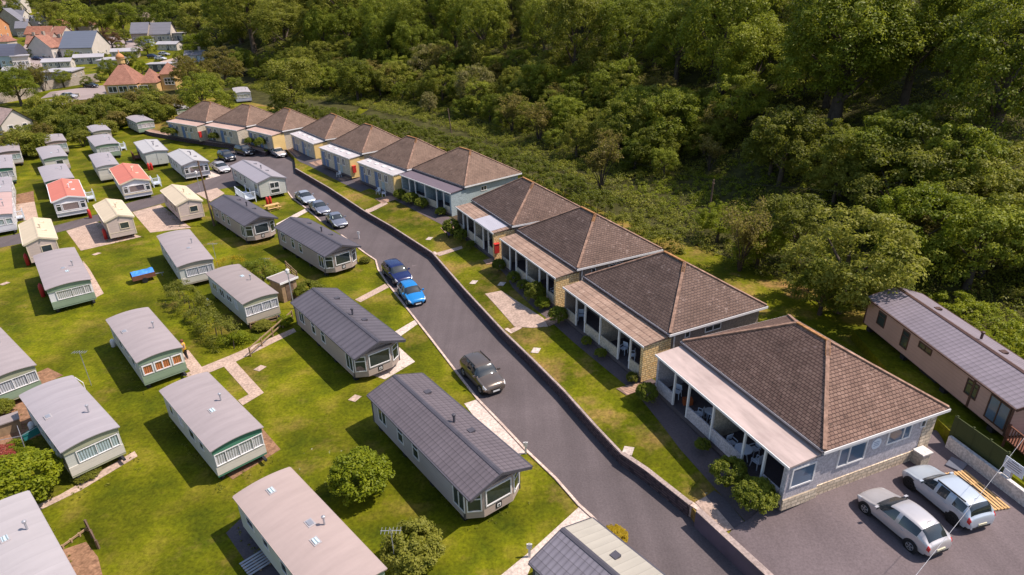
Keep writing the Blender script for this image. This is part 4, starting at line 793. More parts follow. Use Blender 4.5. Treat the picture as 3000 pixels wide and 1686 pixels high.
def hedge(label, pts, wd, h, mat, dens=5.0, leaf=.13, z0=None, group=None, flat=.25):
    o = Vector(pts[0]); zz = z0 if z0 is not None else 0; t = thing('hedge', label, 'hedge', (o.x, o.y, zz), 0, group); cc = []; r = np.random.default_rng(int(abs(o.x*31+o.y*17))+3); mb = MB()
    for a, b in zip(pts[:-1], pts[1:]):
        a, b = Vector(a), Vector(b); L = (b-a).length; u = (b-a)/L; v = Vector((-u.y, u.x))
        for k in range(int(L*wd*dens)):
            f = r.random()*L; s = r.uniform(-.5, .5)*wd; top = r.random() < .6; q = a+u*f+v*s-o; g = (gz(*(q+o)) if z0 is None else z0)-zz
            hh = h*(1+.16*math.sin(f*.9+a.x)+.1*math.sin(f*2.3)); z = g+(hh*(1-.35*abs(2*s/wd)**3) if top else r.uniform(.15, .95)*hh); 
            if not top: q = a+u*f+v*math.copysign(.5*wd, s)-o
            cc.append((q.x, q.y, z-.2))
        for k in range(max(1, int(L/1.5))):
            q = a+u*(k+.5)*1.5-o; g = (gz(*(q+o)) if z0 is None else z0)-zz; mb.tube([(q.x, q.y, g-.1), (q.x+.1, q.y, g+h*.7)], [.06, .03], 5)
    mb.build('stems', BARK, t); cc = np.array(cc); leaf_obj('foliage', *clumps(r, cc, r.uniform(.22, .46, len(cc)), 52, leaf*.66), mat, t, r); return t
hedge('long broad olive hedge running behind the chalet roofs at the foot of the slope', [(-50,141),(-36,130),(-21,116),(-8,101),(0,90.5),(6.5,77.5),(11,68)], 5.0, 3.1, L_HEDGE, 5.2, .13, CZ1-.1)
hedge('rough lower end of the hedge behind the three nearest chalets', [(11.2,67.4),(15.5,58.5)], 4.2, 2.3, L_OLIVE, 5.2, .13, CZ1-.1)
hedge('leafy bank of plants behind the brown lodge beside the rubble heap', [(35.5,46),(36.2,36),(36.8,26),(37.5,15)], 3.4, 1.5, L_BRIGHT, 6, .12, 2.28)

# rough grass along the caravans and walls, too many to count
def tufts(label, n, seed, mat, size):
    r = np.random.default_rng(seed); c = []
    boxes = [(o.location.x, o.location.y, o.rotation_euler.z) for o in bpy.data.objects if o.name.startswith(('static_caravan', 'holiday_lodge')) and o.parent is None]
    for k in range(n):
        x, y, a = boxes[r.integers(len(boxes))]; u, v = (r.choice([-1, 1])*r.uniform(1.4, 1.9), r.uniform(-4.8, 4.8)) if r.random() < .7 else (r.uniform(-2, 2), r.choice([-1, 1])*r.uniform(4.2, 6.0))
        px_, py_ = x+u*math.cos(a)-v*math.sin(a), y+u*math.sin(a)+v*math.cos(a); c.append((px_, py_, gz(px_, py_)+.03))
    c = np.array(c); tag(leaf_obj('rough_grass', *clumps(r, c, r.uniform(.05, .13, n), 12, size), mat, None, r), label, 'grass', None, 'stuff')
# ------------------------------------------------------------------ static caravans
def bm_ctr(bl, br, az, L, z=2.6):
    m = (P(*bl, z)+P(*br, z))/2; return (m.xy+axis(az)*L/2)
def side_ctr(br, fr, W, z=2.6, ext=0):
    a, b = P(*br, z).xy, P(*fr, z).xy; d = (b-a).normalized(); az = math.degrees(math.atan2(d.x, d.y)); X_ = Vector((d.y, -d.x)); return (a+b)/2-d*ext/2+X_*W/2, az, (b-a).length+ext
S = static
S('grey roofed caravan with white net curtains beside the brown soil bed and L shaped path', (-19.4,33.1), 136, 3.08, 8.6, 'lilac', 'greenish', 'cream', 'dgreen', CURT_W, 'wide', seed=1)
S('seamed grey roofed caravan with pale blue blind in its front window above a pink path', (-28.4,33.1), 132, 3.05, 8.6, 'cool', 'greenish', 'cream', 'olive', CURT_B, 'two', seed=2)
S('green fronted caravan with bright orange curtains in its three front windows', (-28.8,43.1), 138, 3.08, 8.9, 'lilac', 'greenish', 'sage', 'sage', CURT_O, 'three', seed=3)
S('green fronted caravan with striped white curtains left of the blue covered trailer', (-43.7,56.5), 141, 3.5, 10.5, 'lilac', 'white', 'sage', 'sage', CURT_W, 'two', seed=4)
S('grey roofed caravan enclosed by shrubs and garden rails beside the clipped hedge', (-24.6,52.1), 138, 3.08, 8.8, 'taupe', 'greenish', 'taupe', 'olive', CURT_W, 'wide', seed=5)
S('grey roofed caravan with white curtains behind the yellow flowering shrub', (-34,61.3), 144, 3.25, 10.7, 'lilac', 'greenish', 'cream', 'taupe', CURT_W, 'two', seed=6)
S('large pinkish roofed caravan with three skylights in the foreground beside two round bushes', bm_ctr((685,1453),(847,1369),136.5,9.4), 136.5, 3.12, 9.4, 'pink', 'greenish', 'sage', 'sage', CURT_W, 'wide', seed=7, vents=3)
_a, _z, _l = side_ctr((89,1451),(219,1686),3.1); S('pale grey roofed caravan cut off by the bottom left corner of the lawn', _a, _z, 3.1, _l+1, 'pale', 'cream', 'cream', 'cream', CURT_W, 'wide', seed=8)
_a, _z, _l = side_ctr((-2,959),(102,1067),3.1); S('green fronted caravan with white pleated curtains at the left edge above the flower bed', _a, _z, 3.1, _l, 'lilac', 'cream', 'sage', 'olive', CURT_W, 'wide', seed=9)
S('narrow grey caravan with cream front and roof lights behind the nearer red roofed caravan', (-64.7,100.1), 143.5, 3.0, 10.2, 'cool', 'cream', 'cream', 'cream', CURT_D, 'small', seed=10)
S('wide grey roofed caravan with white front windows near the lane end', (-73.5,115), 142, 3.6, 10.2, 'cool', 'greenish', 'sage', 'sage', CURT_W, 'two', seed=11)
S('short grey roofed caravan touching the shrubbery behind a wider grey caravan', (-80.7,126.2), 142, 3.1, 7.4, 'cool', 'beige', 'pinkc', 'taupe', CURT_D, 'small', seed=12)
S('small grey roofed caravan with brown gable below the shrubbery left of the washing lawn', (-83.7,117.3), 142.5, 3.1, 7.6, 'lilac', 'cream', 'cream', 'brownw', CURT_B, 'wide', seed=13)
S('blue grey roofed caravan between the brown gabled caravan and the green gabled caravan', (-76.9,106.1), 141, 3.38, 10.4, 'cool', 'cream', 'pinkc', 'sage', CURT_D, 'small', seed=14)
S('grey roofed caravan with dark green gable right behind a red roofed caravan', (-67.5,92.6), 142, 3.52, 10.6, 'cool', 'cream', 'cream', 'dgreen', CURT_W, 'wide', seed=15)
_a, _z, _l = side_ctr((53.4,418.8),(58.2,440.2),3.3); S('pale roofed caravan with brown gable at the far left edge below the shrubbery', _a, _z, 3.3, max(_l, 8), 'lilac', 'cream', 'cream', 'brownw', CURT_B, 'wide', seed=16)
_a, _z, _l = side_ctr((34,456.7),(36.9,490.6),3.3, ext=1.0); S('grey caravan with dark green gable at the left edge, second from the shrubbery', _a, _z, 3.3, _l, 'cool', 'cream', 'cream', 'dgreen', CURT_W, 'wide', seed=17)
_a, _z, _l = side_ctr((34,514),(32,560.5),3.3, ext=-1); S('grey caravan at the left edge directly behind the pink roofed caravan', _a, _z, 3.3, _l, 'cool', 'greenish', 'cream', 'sage', CURT_W, 'wide', seed=18)
_a, _z, _l = side_ctr((32,562.5),(35,624.6),3.4); S('pink roofed caravan with white bow front at the left edge beside the tan drive', _a, _z, 3.4, _l, 'rose', 'white', 'white', 'white', CURT_B, 'three', seed=19)
S('small pale green caravan with white curtains standing alone by the shrubbery near the last chalets', (-77.8,135.9), 138, 3.3, 8.6, 'cool', 'greenish', 'sage', 'sage', CURT_W, 'wide', seed=20)
S('green walled caravan half hidden behind the farthest chalet', (-76.1,150), 140, 3.3, 8.4, 'pale', 'sage', 'sage', 'sage', CURT_W, 'wide', seed=21)
S('pale blue white caravan between trees behind the chalet roofs', (-67.5,166), 155, 3.6, 10, 'pale', 'lav', 'lav', 'white', CURT_W, 'wide', seed=22, z0=gz(-67.5,166))
# pitched caravans and lodges
LG = lodge
LG('dark grey tile roofed lodge in the foreground beside the road and round bush', (-4.3,30.6), 143, 4.05, 11.9, 'dark', seed=1)
LG('dark grey lodge with picture window ending at the white concrete pad opposite the brown car', (-13.4,44.5), 141.5, 4.1, 11.9, 'slate', seed=2, wall=CL_TAUPE)
LG('dark grey lodge standing at the road bend just below the blue cars', (-20.9,63.6), 138.5, 3.95, 12.0, 'slate', seed=3, wall=CL_TAUPE)
LG('dark grey lodge beside the tall pole and picnic bench', (-32.3,72.9), 138.5, 3.85, 11.5, 'slate', seed=4, wall=CL_TAUPE)
_b = (P(1550,1638,2.7)+P(1737,1519,2.7))/2; LG('lodge with half tiled, half pale sheet roof at the bottom edge beside the road', _b.xy+axis(141)*5.5, 141, 4.1, 11, 'big', 'flatgrey', seed=5)
_b = (P(2539,870,4.95)+P(2703,860,4.95))/2; IAZ = math.degrees(math.atan2(*(P(2980.5,1199.7,4.95)-P(2539,870,4.95)).xy)); IL = (P(2980.5,1199.7,4.95)-P(2539,870,4.95)).length
IC = _b.xy+axis(IAZ)*IL/2
LI = LG('pink clad lodge with lilac tiled roof on the bank right of the chalets', IC, IAZ, 4.4, IL, 'lilac', 'lilac', CL_PINK, CL_PINK, TRIMB, .75, 'plain', .3, 2.3, 6, False, ((.10,.6,.9),(.30,1.0,.75),(.42,1.3,1.25),(.74,.6,.95)), TRIMB)
LG('red roofed caravan with lilac white front beside the tan parking pad', (-59.8,82.8), 144, 3.75, 10.4, 'red', 'red', WALLC['white'], WALLC['lav'], WHITE, .5, 'wide', .15, 0, 7, cat='static caravan', name='static_caravan')
LG('red roofed caravan with dark curtains and white steps at the lane corner', (-55.5,90.7), 144, 3.85, 11, 'red', 'red', WALLC['white'], WALLC['pinkc'], TRIMC, .55, 'wide', .15, 0, 8, cat='static caravan', name='static_caravan')
for k, (c, az, W_, L_, lab) in enumerate([((-52.8,66.7),142.5,3.0,8.4,'cream roofed caravan partly hidden by a green fronted caravan'), ((-48.3,73.7),142,3.05,8.3,'cream roofed caravan between the two tan parking pads'), ((-42.8,79.6),142,3.1,8.5,'cream roofed caravan left of the tall pole')]):
    LG(lab, c, az, W_, L_, 'creamr', 'creamr', WALLC['pinkc'], WALLC['pinkc'], TRIMC, .52, 'hatch', .06, 0, 9+k, sidewins=((.1,.6,1.2),(.45,.4,1.2),(.7,.7,1.2)), cat='static caravan', name='static_caravan', fm=TRIMC)
LG('white caravan with pale sheet roof and wide bay window beside the silver car', (-51.4,100.3), 142.5, 3.95, 10.2, 'whiter', 'whiter', WALLC['white'], WALLC['white'], TRIMG, .5, 'wide', .25, 0, 13, cat='static caravan', name='static_caravan')
LG('large grey roofed beige lodge with white deck and steps by the road junction', (-36.9,90.8), 142, 4.1, 12.3, 'greyr', 'greyr', WALLC['greenish'], CL_END, TRIMG, .6, 'end', .12, 0, 14)
LG('grey caravan with beige windowless end near the far lawn', (-61.8,109.1), 144.5, 3.7, 10.9, 'whiter', 'whiter', WALLC['greenish'], CL_END, TRIMG, .22, 'plain', .06, 0, 15, cat='static caravan', name='static_caravan')
tufts('rough longer grass growing round the edges of the caravans', 3000, 4, L_OLIVE, .034)
# ------------------------------------------------------------------ chalets
chalet(0, 'largest chalet nearest the car park with grey walls and stained flat veranda roof', 'open', 0, FELT, R_GREY, 9.75, R_GREY)
chalet(1, 'dark tiled chalet with tiled veranda and yellow stone pier next to the largest chalet', 'open', 1, VTILE, R_TAUPE)
chalet(2, 'chalet with lichen speckled hip roof and tall yellow stone pier above the stone patio', 'open', 1, VTILE, R_TAUPE)
chalet(3, 'chalet with half tiled half corrugated veranda roof and red bin by its pier', 'open', 1, VTILE, R_TAUPE)
chalet(4, 'pale blue walled chalet with dark purple veranda roof and white posts', 'open', 2, VDARK, R_BLUE, 9.6, R_BLUE)
chalet(5, 'chalet with pale enclosed veranda and sky lights right beside the pale blue chalet', 'closed', 2, VSHEET, R_CREAM, 9.0, R_YEL)
chalet(6, 'chalet with pale enclosed veranda and red box on its yellow end wall', 'closed', 2, VSHEET, R_CREAM, 9.0, R_YEL)
chalet(7, 'chalet with pale enclosed veranda beside the parked silver hatchback', 'closed', 2, VSHEET, R_CREAM, 9.0, R_YEL)
chalet(8, 'chalet with mixed pale and brown veranda roof and yellow gable wall behind a black car', 'closed', 2, VPINK, R_CREAM, 9.0, R_YEL)
chalet(9, 'chalet with pinkish veranda roof and one round bush in front, second from the far end', 'closed', 2, VPINK, R_CREAM, 9.0, R_CREAM)
chalet(10, 'farthest chalet of the row with pinkish veranda roof and two bushes at its front', 'closed', 2, VPINK, R_CREAM, 9.0, R_CREAM)
# ------------------------------------------------------------------ cars
P_SIL = m_paint('paint_silver', (.50,.47,.47), .35, .3); P_PALE = m_paint('paint_pale_silver', (.47,.52,.58), .3, .3); P_BRN = m_paint('paint_bronze', (.135,.105,.085), .45, .3); P_BLUE = m_paint('paint_bright_blue', (.012,.20,.52), .1, .3); P_NAVY = m_paint('paint_navy', (.010,.016,.085), .1, .25); P_GREY = m_paint('paint_grey_blue', (.20,.21,.26), .35, .3); P_LGREY = m_paint('paint_light_grey', (.38,.41,.46), .35, .3); P_BLK = m_paint('paint_black', (.014,.014,.022), .1, .2); P_WHI = m_paint('paint_white', (.62,.62,.64), .05, .3)
def carpx(px, py, z0, zc=.7): return P(px, py, z0+zc).xy
f1, r1 = P(2529.5,1496,CZ1+.1).xy, P(2677,1620,CZ1+.1).xy; a1 = (f1-r1).normalized(); n1 = Vector((a1.y, -a1.x)); az1 = math.degrees(math.atan2(a1.x, a1.y)); print('car1', (f1-r1).length, az1)
car('hatchback_car', 'silver hatchback with red tail lights parked on the car park nearer the camera', (f1+r1)/2-Vector((-a1.y, a1.x))*.80+a1*.02, az1, 'hatch', P_SIL, 4.2, 1.78, CZ1+.02)
f2, r2 = P(2662.8,1427,CZ1+.1).xy, P(2794,1537,CZ1+.1).xy; a2 = (f2-r2).normalized(); az2 = math.degrees(math.atan2(a2.x, a2.y)); print('car2', (f2-r2).length, az2)
car('suv_car', 'pale blue silver crossover car with black wheels parked beside the wooden pallet', (f2+r2)/2-Vector((-a2.y, a2.x))*.80, az2, 'suv', P_PALE, 4.2, 1.78, CZ1+.02, .95, rails=True, rim=BLACKPL)
car('suv_car', 'bronze brown high roofed car with roof rails parked on the road beside the foreground lodge', carpx(1412,1092,0,.75), 150, 'suv', P_BRN, 4.3, 1.84, .012, .99, rails=True)
car('hatchback_car', 'bright blue small hatchback parked in front of the navy car', carpx(1204,856,0,.7), 153, 'hatch', P_BLUE, 3.9, 1.74, .012)
car('estate_car', 'dark navy blue car parked behind the bright blue hatchback', carpx(1162,797,0,.7), 150, 'suv', P_NAVY, 4.5, 1.84, .012, .93)
car('saloon_car', 'pale grey saloon with sunroof, farthest back of the three cars parked in a line', carpx(893,577,0,.65), 145, 'saloon', P_LGREY, 4.4, 1.76, .012)
car('saloon_car', 'mid grey saloon between two other grey cars in the roadside line', carpx(935,607,0,.65), 146, 'saloon', P_GREY, 4.4, 1.76, .012)
car('saloon_car', 'grey saloon with bright sunshade in its windscreen at the head of the roadside line', carpx(985,643,0,.65), 149, 'saloon', P_GREY, 4.3, 1.76, .012, shade=True)
car('suv_car', 'black car parked on the lawn edge next to a silver car', carpx(663,457,0,.75), 135, 'suv', P_BLK, 4.2, 1.8, .012)
car('suv_car', 'black blue people carrier parked in front of the yellow walled chalet', carpx(716,440,0,.8), 130, 'suv', P_BLK, 4.5, 1.84, .012, 1.02)
car('hatchback_car', 'silver hatchback parked in front of the black car near the white caravan', carpx(647,490,0,.7), 137, 'hatch', P_SIL, 4.1, 1.76, .012)
car('hatchback_car', 'silver hatchback parked alone at the kerb by the enclosed verandas', carpx(815,446,0,.7), 140, 'hatch', P_SIL, 4.2, 1.78, .012)
# ------------------------------------------------------------------ small things of the park
def chair(label, pos, rz, group='white plastic chairs on the verandas'):
    t = thing('plastic_chair', label, 'chair', pos, rz, group)
    MB().box(-.22, .22, -.21, .21, .41, .44).build('seat', PLASTICW, t); MB().ob((0, .24, .66), (1,0,0), (0,.97,.24), (0,-.24,.97), .21, .015, .23).build('backrest', PLASTICW, t)
    for a in (-.2, .2):
        for b in (-.19, .19): MB().bar((a, b, .41), (a*1.2, b*1.25, 0), .04, .04).build('leg', PLASTICW, t)
        MB().bar((a*1.15, -.2, .62), (a*1.15, .22, .62), .05, .03).bar((a*1.15, -.19, .44), (a*1.15, -.19, .62), .04, .04).build('armrest', PLASTICW, t)
    return t
def table(label, pos, r=.5, mat=PLASTICW):
    t = thing('round_table', label, 'table', pos); MB().lathe([(r, .69), (r, .73), (r*.96, .74)], (0,0,0), 20).build('tabletop', mat, t)
    for k in range(4): a = k*math.pi/2+.6; MB().bar((.16*math.cos(a), .16*math.sin(a), .69), (r*.75*math.cos(a), r*.75*math.sin(a), 0), .05, .05).build('leg', mat, t)
def cw(i, x, y, z=.3):           # a place on chalet i's plan
    t = CHAL[i][0]; return t.matrix_basis @ Vector((x, y, z))
L0 = CHAL[0][1]; rz0 = CHAL[0][0].rotation_euler.z
table('round white table on the veranda of the largest chalet', cw(0, 2.1, -1.35))
for k, (x, y, a, lab) in enumerate([(1.15,-1.35,90,'white chair left of the round table against the partition'), (2.1,-.55,0,'white chair behind the round table by the chalet wall'), (2.95,-1.1,-80,'white chair right of the round table beside the post'), (-.9,-.9,100,'white chair facing the partition on the largest chalet veranda'), (-1.9,-1.3,-60,'white chair tucked behind the low wall of the largest chalet'), (-4.4,-1.2,30,'white chair next to the orange box on the largest chalet veranda')]): chair(lab, cw(0, x, y), rz0+R(a))
table('small white table behind the low wall of the largest chalet', cw(0, -1.5, -.8), .38)
b = cw(0, -3.5, -1.0); tag(MB().box(-.3, .3, -.2, .2, 0, .4).build('storage_box', M('orange_box', (.40,.10,.03))), 'orange box on the veranda floor of the largest chalet', 'box').location = b
for i, x, a, lab in [(1,1.9,20,'white chair at the middle of the dark tiled chalet veranda'),(1,2.9,-40,'white chair beside the post of the dark tiled chalet veranda'),(1,-4.0,60,'white chair in the far bay of the dark tiled chalet veranda'),(2,3.4,10,'white chair inside the veranda above the clipped bushes'),(5,2.2,30,'white chair on the path before the veranda beside the blue chalet'),(5,3.6,-30,'second white chair on the path before the veranda beside the blue chalet'),(6,2.9,20,'white chair on the path before the veranda with the red box')]:
    chair(lab, cw(i, x, -1.1 if i < 4 else -3.0, .3 if i < 4 else .03), CHAL[i][0].rotation_euler.z+R(a))
def redbox(i, y, lab):
    t = thing('fire_point_box', lab, 'fire point', cw(i, CHAL[i][1]/2-.19, y, 0), CHAL[i][0].rotation_euler.z); MB().box(.0, .22, -.25, .25, .8, 1.75).build('cabinet', RED, t); MB().ob((.11, 0, 1.78), (1,0,-.2), (0,1,0), (.2,0,1), .15, .29, .03).build('lid', RED, t)
redbox(3, -1.75, 'red fire point box on the stone pier of the half corrugated chalet'); redbox(6, -1.5, 'red fire point box on the yellow wall of an enclosed veranda'); redbox(10, -1.7, 'red fire point box by the door of the farthest chalet')
def gasbottles(pos, rz, lab, n=2):
    for k in range(n):
        o = MB().lathe([(.15, 0), (.19, .04), (.19, 1.05), (.12, 1.18), (.05, 1.22), (.05, 1.3)], (0,0,0), 12).build('gas_bottle', RED, None, True); d = Vector((math.cos(rz), math.sin(rz)))*.42*k; o.location = (pos[0]+d.x, pos[1]+d.y, 0); tag(o, lab, 'gas bottle', 'red gas bottles beside the caravans')
gasbottles(P(785,603,0), .6, 'red gas bottle at the end of the large beige lodge'); gasbottles(P(438,500,0), .6, 'red gas bottle at the end of the caravan with the beige windowless end'); gasbottles(P(312,702,0), 2.2, 'red gas bottle in the shade of the cream caravan between the pads'); gasbottles(P(84,778,0), 2.2, 'red gas bottle in the shade of the cream caravan at the left'); gasbottles(P(128,870,0), 2.2, 'red gas bottle in the shade of the striped curtain caravan'); gasbottles(P(266,640,0), .5, 'red gas bottle near the nearest red roofed caravan', 1)
for px, py, lab in [(334,1016,'white calor bottle in the shade of the orange curtained caravan'),(98,1262,'white bottle in the shade of the blue blind caravan'),(610,895,'white bottle in the shade of the hedged caravan'),(1142,1262,'pale bottle in the shade of the foreground lodge'),(2605,1038,'white meter box on a post below the pink lodge')]:
    p = T(px, py) if px > 2000 else P(px, py, 0); o = MB().lathe([(.16, 0), (.19, .05), (.19, .55), (.1, .68), (.05, .72)], (0,0,0), 12).build('gas_bottle', WHITE, None, True); o.location = p; tag(o, lab.replace('calor ', 'gas '), 'gas bottle')
def pole(label, px, py, h, lean=(0,0), r=.13, z=None, wires=()):
    p = P(px, py, 0) if z is None else T(px, py); t = thing('telegraph_pole', label, 'pole', p); MB().tube([(0,0,-.3), (lean[0], lean[1], h)], [r, r*.7], 8).build('shaft', POLEW, t); MB().box(lean[0]-.05, lean[0]+.05, lean[1]-.35, lean[1]+.35, h-.45, h-.38).build('cross_arm', POLEW, t); return p+Vector((lean[0], lean[1], h-.1))
A = pole('tall brown pole standing beside the grey lodge and cream caravan', 628, 662, 8.2, (-.3,.2))
B_ = pole('weathered pole in the bright scrub behind the chalets', 2075, 640, 4.6, (.1,0), .12, 1); C_ = pole('thin pale leaning pole at the wood edge behind the hedge', 1325, 405, 5.4, (-.5,0), .11, 1)
def cable(label, a, b, sag, r=.012, m=None):
    a, b = Vector(a), Vector(b); pts = [a.lerp(b, k/14)-Vector((0,0,sag*4*(k/14)*(1-k/14))) for k in range(15)]; o = MB().tube([p-a for p in pts], r, 5).build('overhead_cable', m or BLACKPL); o.location = a; tag(o, label, 'cable')
cable('thin cable strung between the leaning pole and the weathered pole', C_, B_, .8); cable('thin cable running right from the weathered pole along the wood edge', B_, (62, 40, 12), .8)
cable('pale cable slanting down across the car park corner', P(3080,1180,5.5), P(2640,1740,8.5), .15, .009, GALV)
def lamp_post(label, px, py, h=3.6):
    p = P(px, py, 0); t = thing('lamp_post', label, 'lamp post', p); MB().tube([(0,0,0), (0,0,h)], [.06, .045], 8).build('shaft', GALV, t); MB().lathe([(.10, 0), (.17, .12), (.17, .42), (.06, .5)], (0,0,h), 10).build('lamp_head', WHITE, t)
lamp_post('white headed lamp post beside the garden shed', 862, 905, 3.5); lamp_post('thin white lamp post by the side road in front of the white caravan', 587, 562, 2.6)
def fence(label, a, b, h, bars, mat, posts=5, name='fence'):
    a, b = Vector(a), Vector(b); t = thing(name, label, 'fence', a); d = b-a
    for k in range(posts): q = d*k/(posts-1); MB().box(q.x-.05, q.x+.05, q.y-.05, q.y+.05, q.z-.05, q.z+h+.05).build('post', mat, t)
    rl = MB()
    for k in range(bars): z = h*(k+.9)/bars; rl.bar((0,0,z), d+Vector((0,0,z)), .05, .11)
    rl.build('rails', mat, t); return t
fence('weathered post and rail fence around the hedged garden, path side', P(735,1045,0), P(858,935,0), .8, 2, WOOD); fence('inner low wooden rails in the hedged garden below the caravan front', P(735,965,0), P(815,945,0), .6, 2, WOOD, 3); fence('dark sloping boards along the garden edge beside the shaded lodge', P(840,790,0), P(872,820,0), .9, 3, WOOD, 3)
# shed
p = P(838,872,0); t = thing('garden_shed', 'small brown shed with flat grey roof beside the white lamp post', 'shed', p, R(52)); MB().box(-.8, .8, -.9, .9, 0, 2.0).build('wall', WOOD, t); rf = MB().box(-.95, .95, -1.05, 1.05, 2.0, 2.1).build('roof', SEAM['taupe'], t); MB().box(-.98, .98, -1.1, -1.05, 1.95, 2.14).box(-.98, .98, 1.05, 1.1, 1.95, 2.14).build('roof_edge', WHITE, t); d = MB().box(-.4, .4, -.94, -.9, .05, 1.8).build('door', POLEW, t); MB().box(.25, .3, -.97, -.94, .9, 1.0).build('handle', GALV, d)
# trailer
p = P(423,822,0); t = thing('trailer', 'small trailer with crumpled blue cover standing on the open lawn', 'trailer', p, R(38))
MB().box(-1.0, 1.0, -.6, .6, .42, .5).build('bed', WOOD, t); MB().box(-1.05, 1.05, -.66, -.6, .4, .85).box(-1.05, 1.05, .6, .66, .4, .85).box(-1.05, -1.0, -.6, .6, .4, .85).box(1.0, 1.05, -.6, .6, .4, .85).build('side_boards', REDWOOD, t)
mb = MB(); rr = random.Random(3); g = [[(-1.0+2.0*i/8, -.62+1.24*j/6, .88+.32*math.sin(math.pi*j/6)*(.6+.4*rr.random())) for j in range(7)] for i in range(9)]
for i in range(8):
    for j in range(6): mb.quad(g[i][j], g[i+1][j], g[i+1][j+1], g[i][j+1])
for i in range(8): mb.quad(g[i][6], g[i+1][6], (*g[i+1][6][:2], .72), (*g[i][6][:2], .72))
mb.build('cover', M('blue_cover', (.05,.22,.62), .45, .3, 3, .4), t)
for sg in (-1, 1): wh = MB().lathe([(.2, -.07), (.27, -.07), (.27, .07), (.2, .07)], (0,0,0), 14).build('wheel', RUBBER, t); wh.location = (0, sg*.76, .27); wh.rotation_euler = (R(90), 0, 0)
MB().bar((1.05, 0, .42), (1.9, 0, .35), .08, .06).build('drawbar', GALV, t); MB().tube([(1.7, 0, 0), (1.7, 0, .4)], .04).build('jockey_leg', GALV, t)
# picnic bench
p = P(800,615,0); t = thing('picnic_bench', 'pale wooden picnic bench on the lawn behind the lodge by the pole', 'bench', p, R(40)); MB().box(-.9, .9, -.35, .35, .70, .74).build('tabletop', NEWWOOD, t)
for sg in (-1, 1): MB().box(-.9, .9, sg*.72-.12, sg*.72+.12, .42, .46).build('seat', NEWWOOD, t)
for sg in (-1, 1): MB().bar((sg*.65, -.7, 0), (sg*.65, -.2, .7), .06, .1).bar((sg*.65, .7, 0), (sg*.65, .2, .7), .06, .1).box(sg*.65-.03, sg*.65+.03, -.8, .8, .36, .42).build('leg_frame', NEWWOOD, t)
# picket steps and decks of caravans
def deck(label, px, py, az, L, W, h=.55, mat=PLASTICW, steps_=True, name='timber_deck', z=0.0):
    p = P(px, py, z) if z < 2 else Vector((px, py, z)); t = thing(name, label, 'deck', p, -R(az)); MB().box(-W/2, W/2, -L/2, L/2, h-.08, h).build('deck_boards', mat, t); rl = MB(); n = int(L/.16)
    for k in range(n+1): y = -L/2+k*L/n; rl.box(W/2-.04, W/2, y-.025, y+.025, h, h+.85)
    for k in range(int(W/.16)+1): x = -W/2+k*.16; rl.box(x-.025, x+.025, L/2-.04, L/2, h, h+.85)
    rl.build('balusters', mat, t); MB().box(W/2-.06, W/2+.03, -L/2, L/2, h+.85, h+.91).box(-W/2, W/2, L/2-.06, L/2+.03, h+.852, h+.912).build('handrail', mat, t)
    for a in (-W/2+.05, W/2-.05):
        for b in (-L/2+.05, 0, L/2-.05): MB().box(a-.05, a+.05, b-.05, b+.05, 0, h+.95).build('post', mat, t)
    if steps_:
        for k in range(3): MB().box(-W/2+.1, W/2-.1, -L/2-.28*(k+1), -L/2-.28*k, 0, h-.14*(k+1)).build('step', mat, t)
    return t
deck('white railed deck with stairs on the side of the large beige lodge', 722, 585, 142, 4.2, 1.5, .6)
deck('white picket steps beside the nearest red roofed caravan', 268, 588, 144, 1.6, 1.0, .5); deck('white picket steps beside the red roofed caravan at the lane corner', 460, 545, 144, 1.8, 1.1, .5); deck('white picket steps by the pink roofed caravan', 62, 645, 144, 1.3, .9, .45)
deck('dark railed steps on the shaded side of the beige ended caravan', 402, 468, 144, 2.6, 1.1, .5, REDWOOD); deck('white steps in front of the grey caravan near the lane end', 362, 440, 142, 1.4, .9, .45)
dk = IC+axis(IAZ)*(IL/2-.9)+Vector((math.cos(R(IAZ)), -math.sin(R(IAZ))))*0; 
X_ = Vector((math.cos(R(IAZ)), -math.sin(R(IAZ)))); q = IC+axis(IAZ)*(IL/2+1.6)
deck('red brown timber deck with balusters at the end of the pink lodge', q.x, q.y, IAZ, 3.4, 4.4, .6, REDWOOD, False, z=2.3)
win(LI, (2.04, IL/2-1.9, .75), (0,1,0), (1,0,0), 1.5, 1.6, TRIMB, GLASSB, (.5,), (), .08, .05, None, 'patio_door'); MB().box(2.02, 2.08, IL*.5-3.25, IL*.5-3.1, .5, 2.55).build('vertical_trim', TRIMB, LI)
chair('white chair on the red brown deck of the pink lodge', (q.x-.3, q.y+.3, 3.0), R(120), 'white chairs on the timber deck')
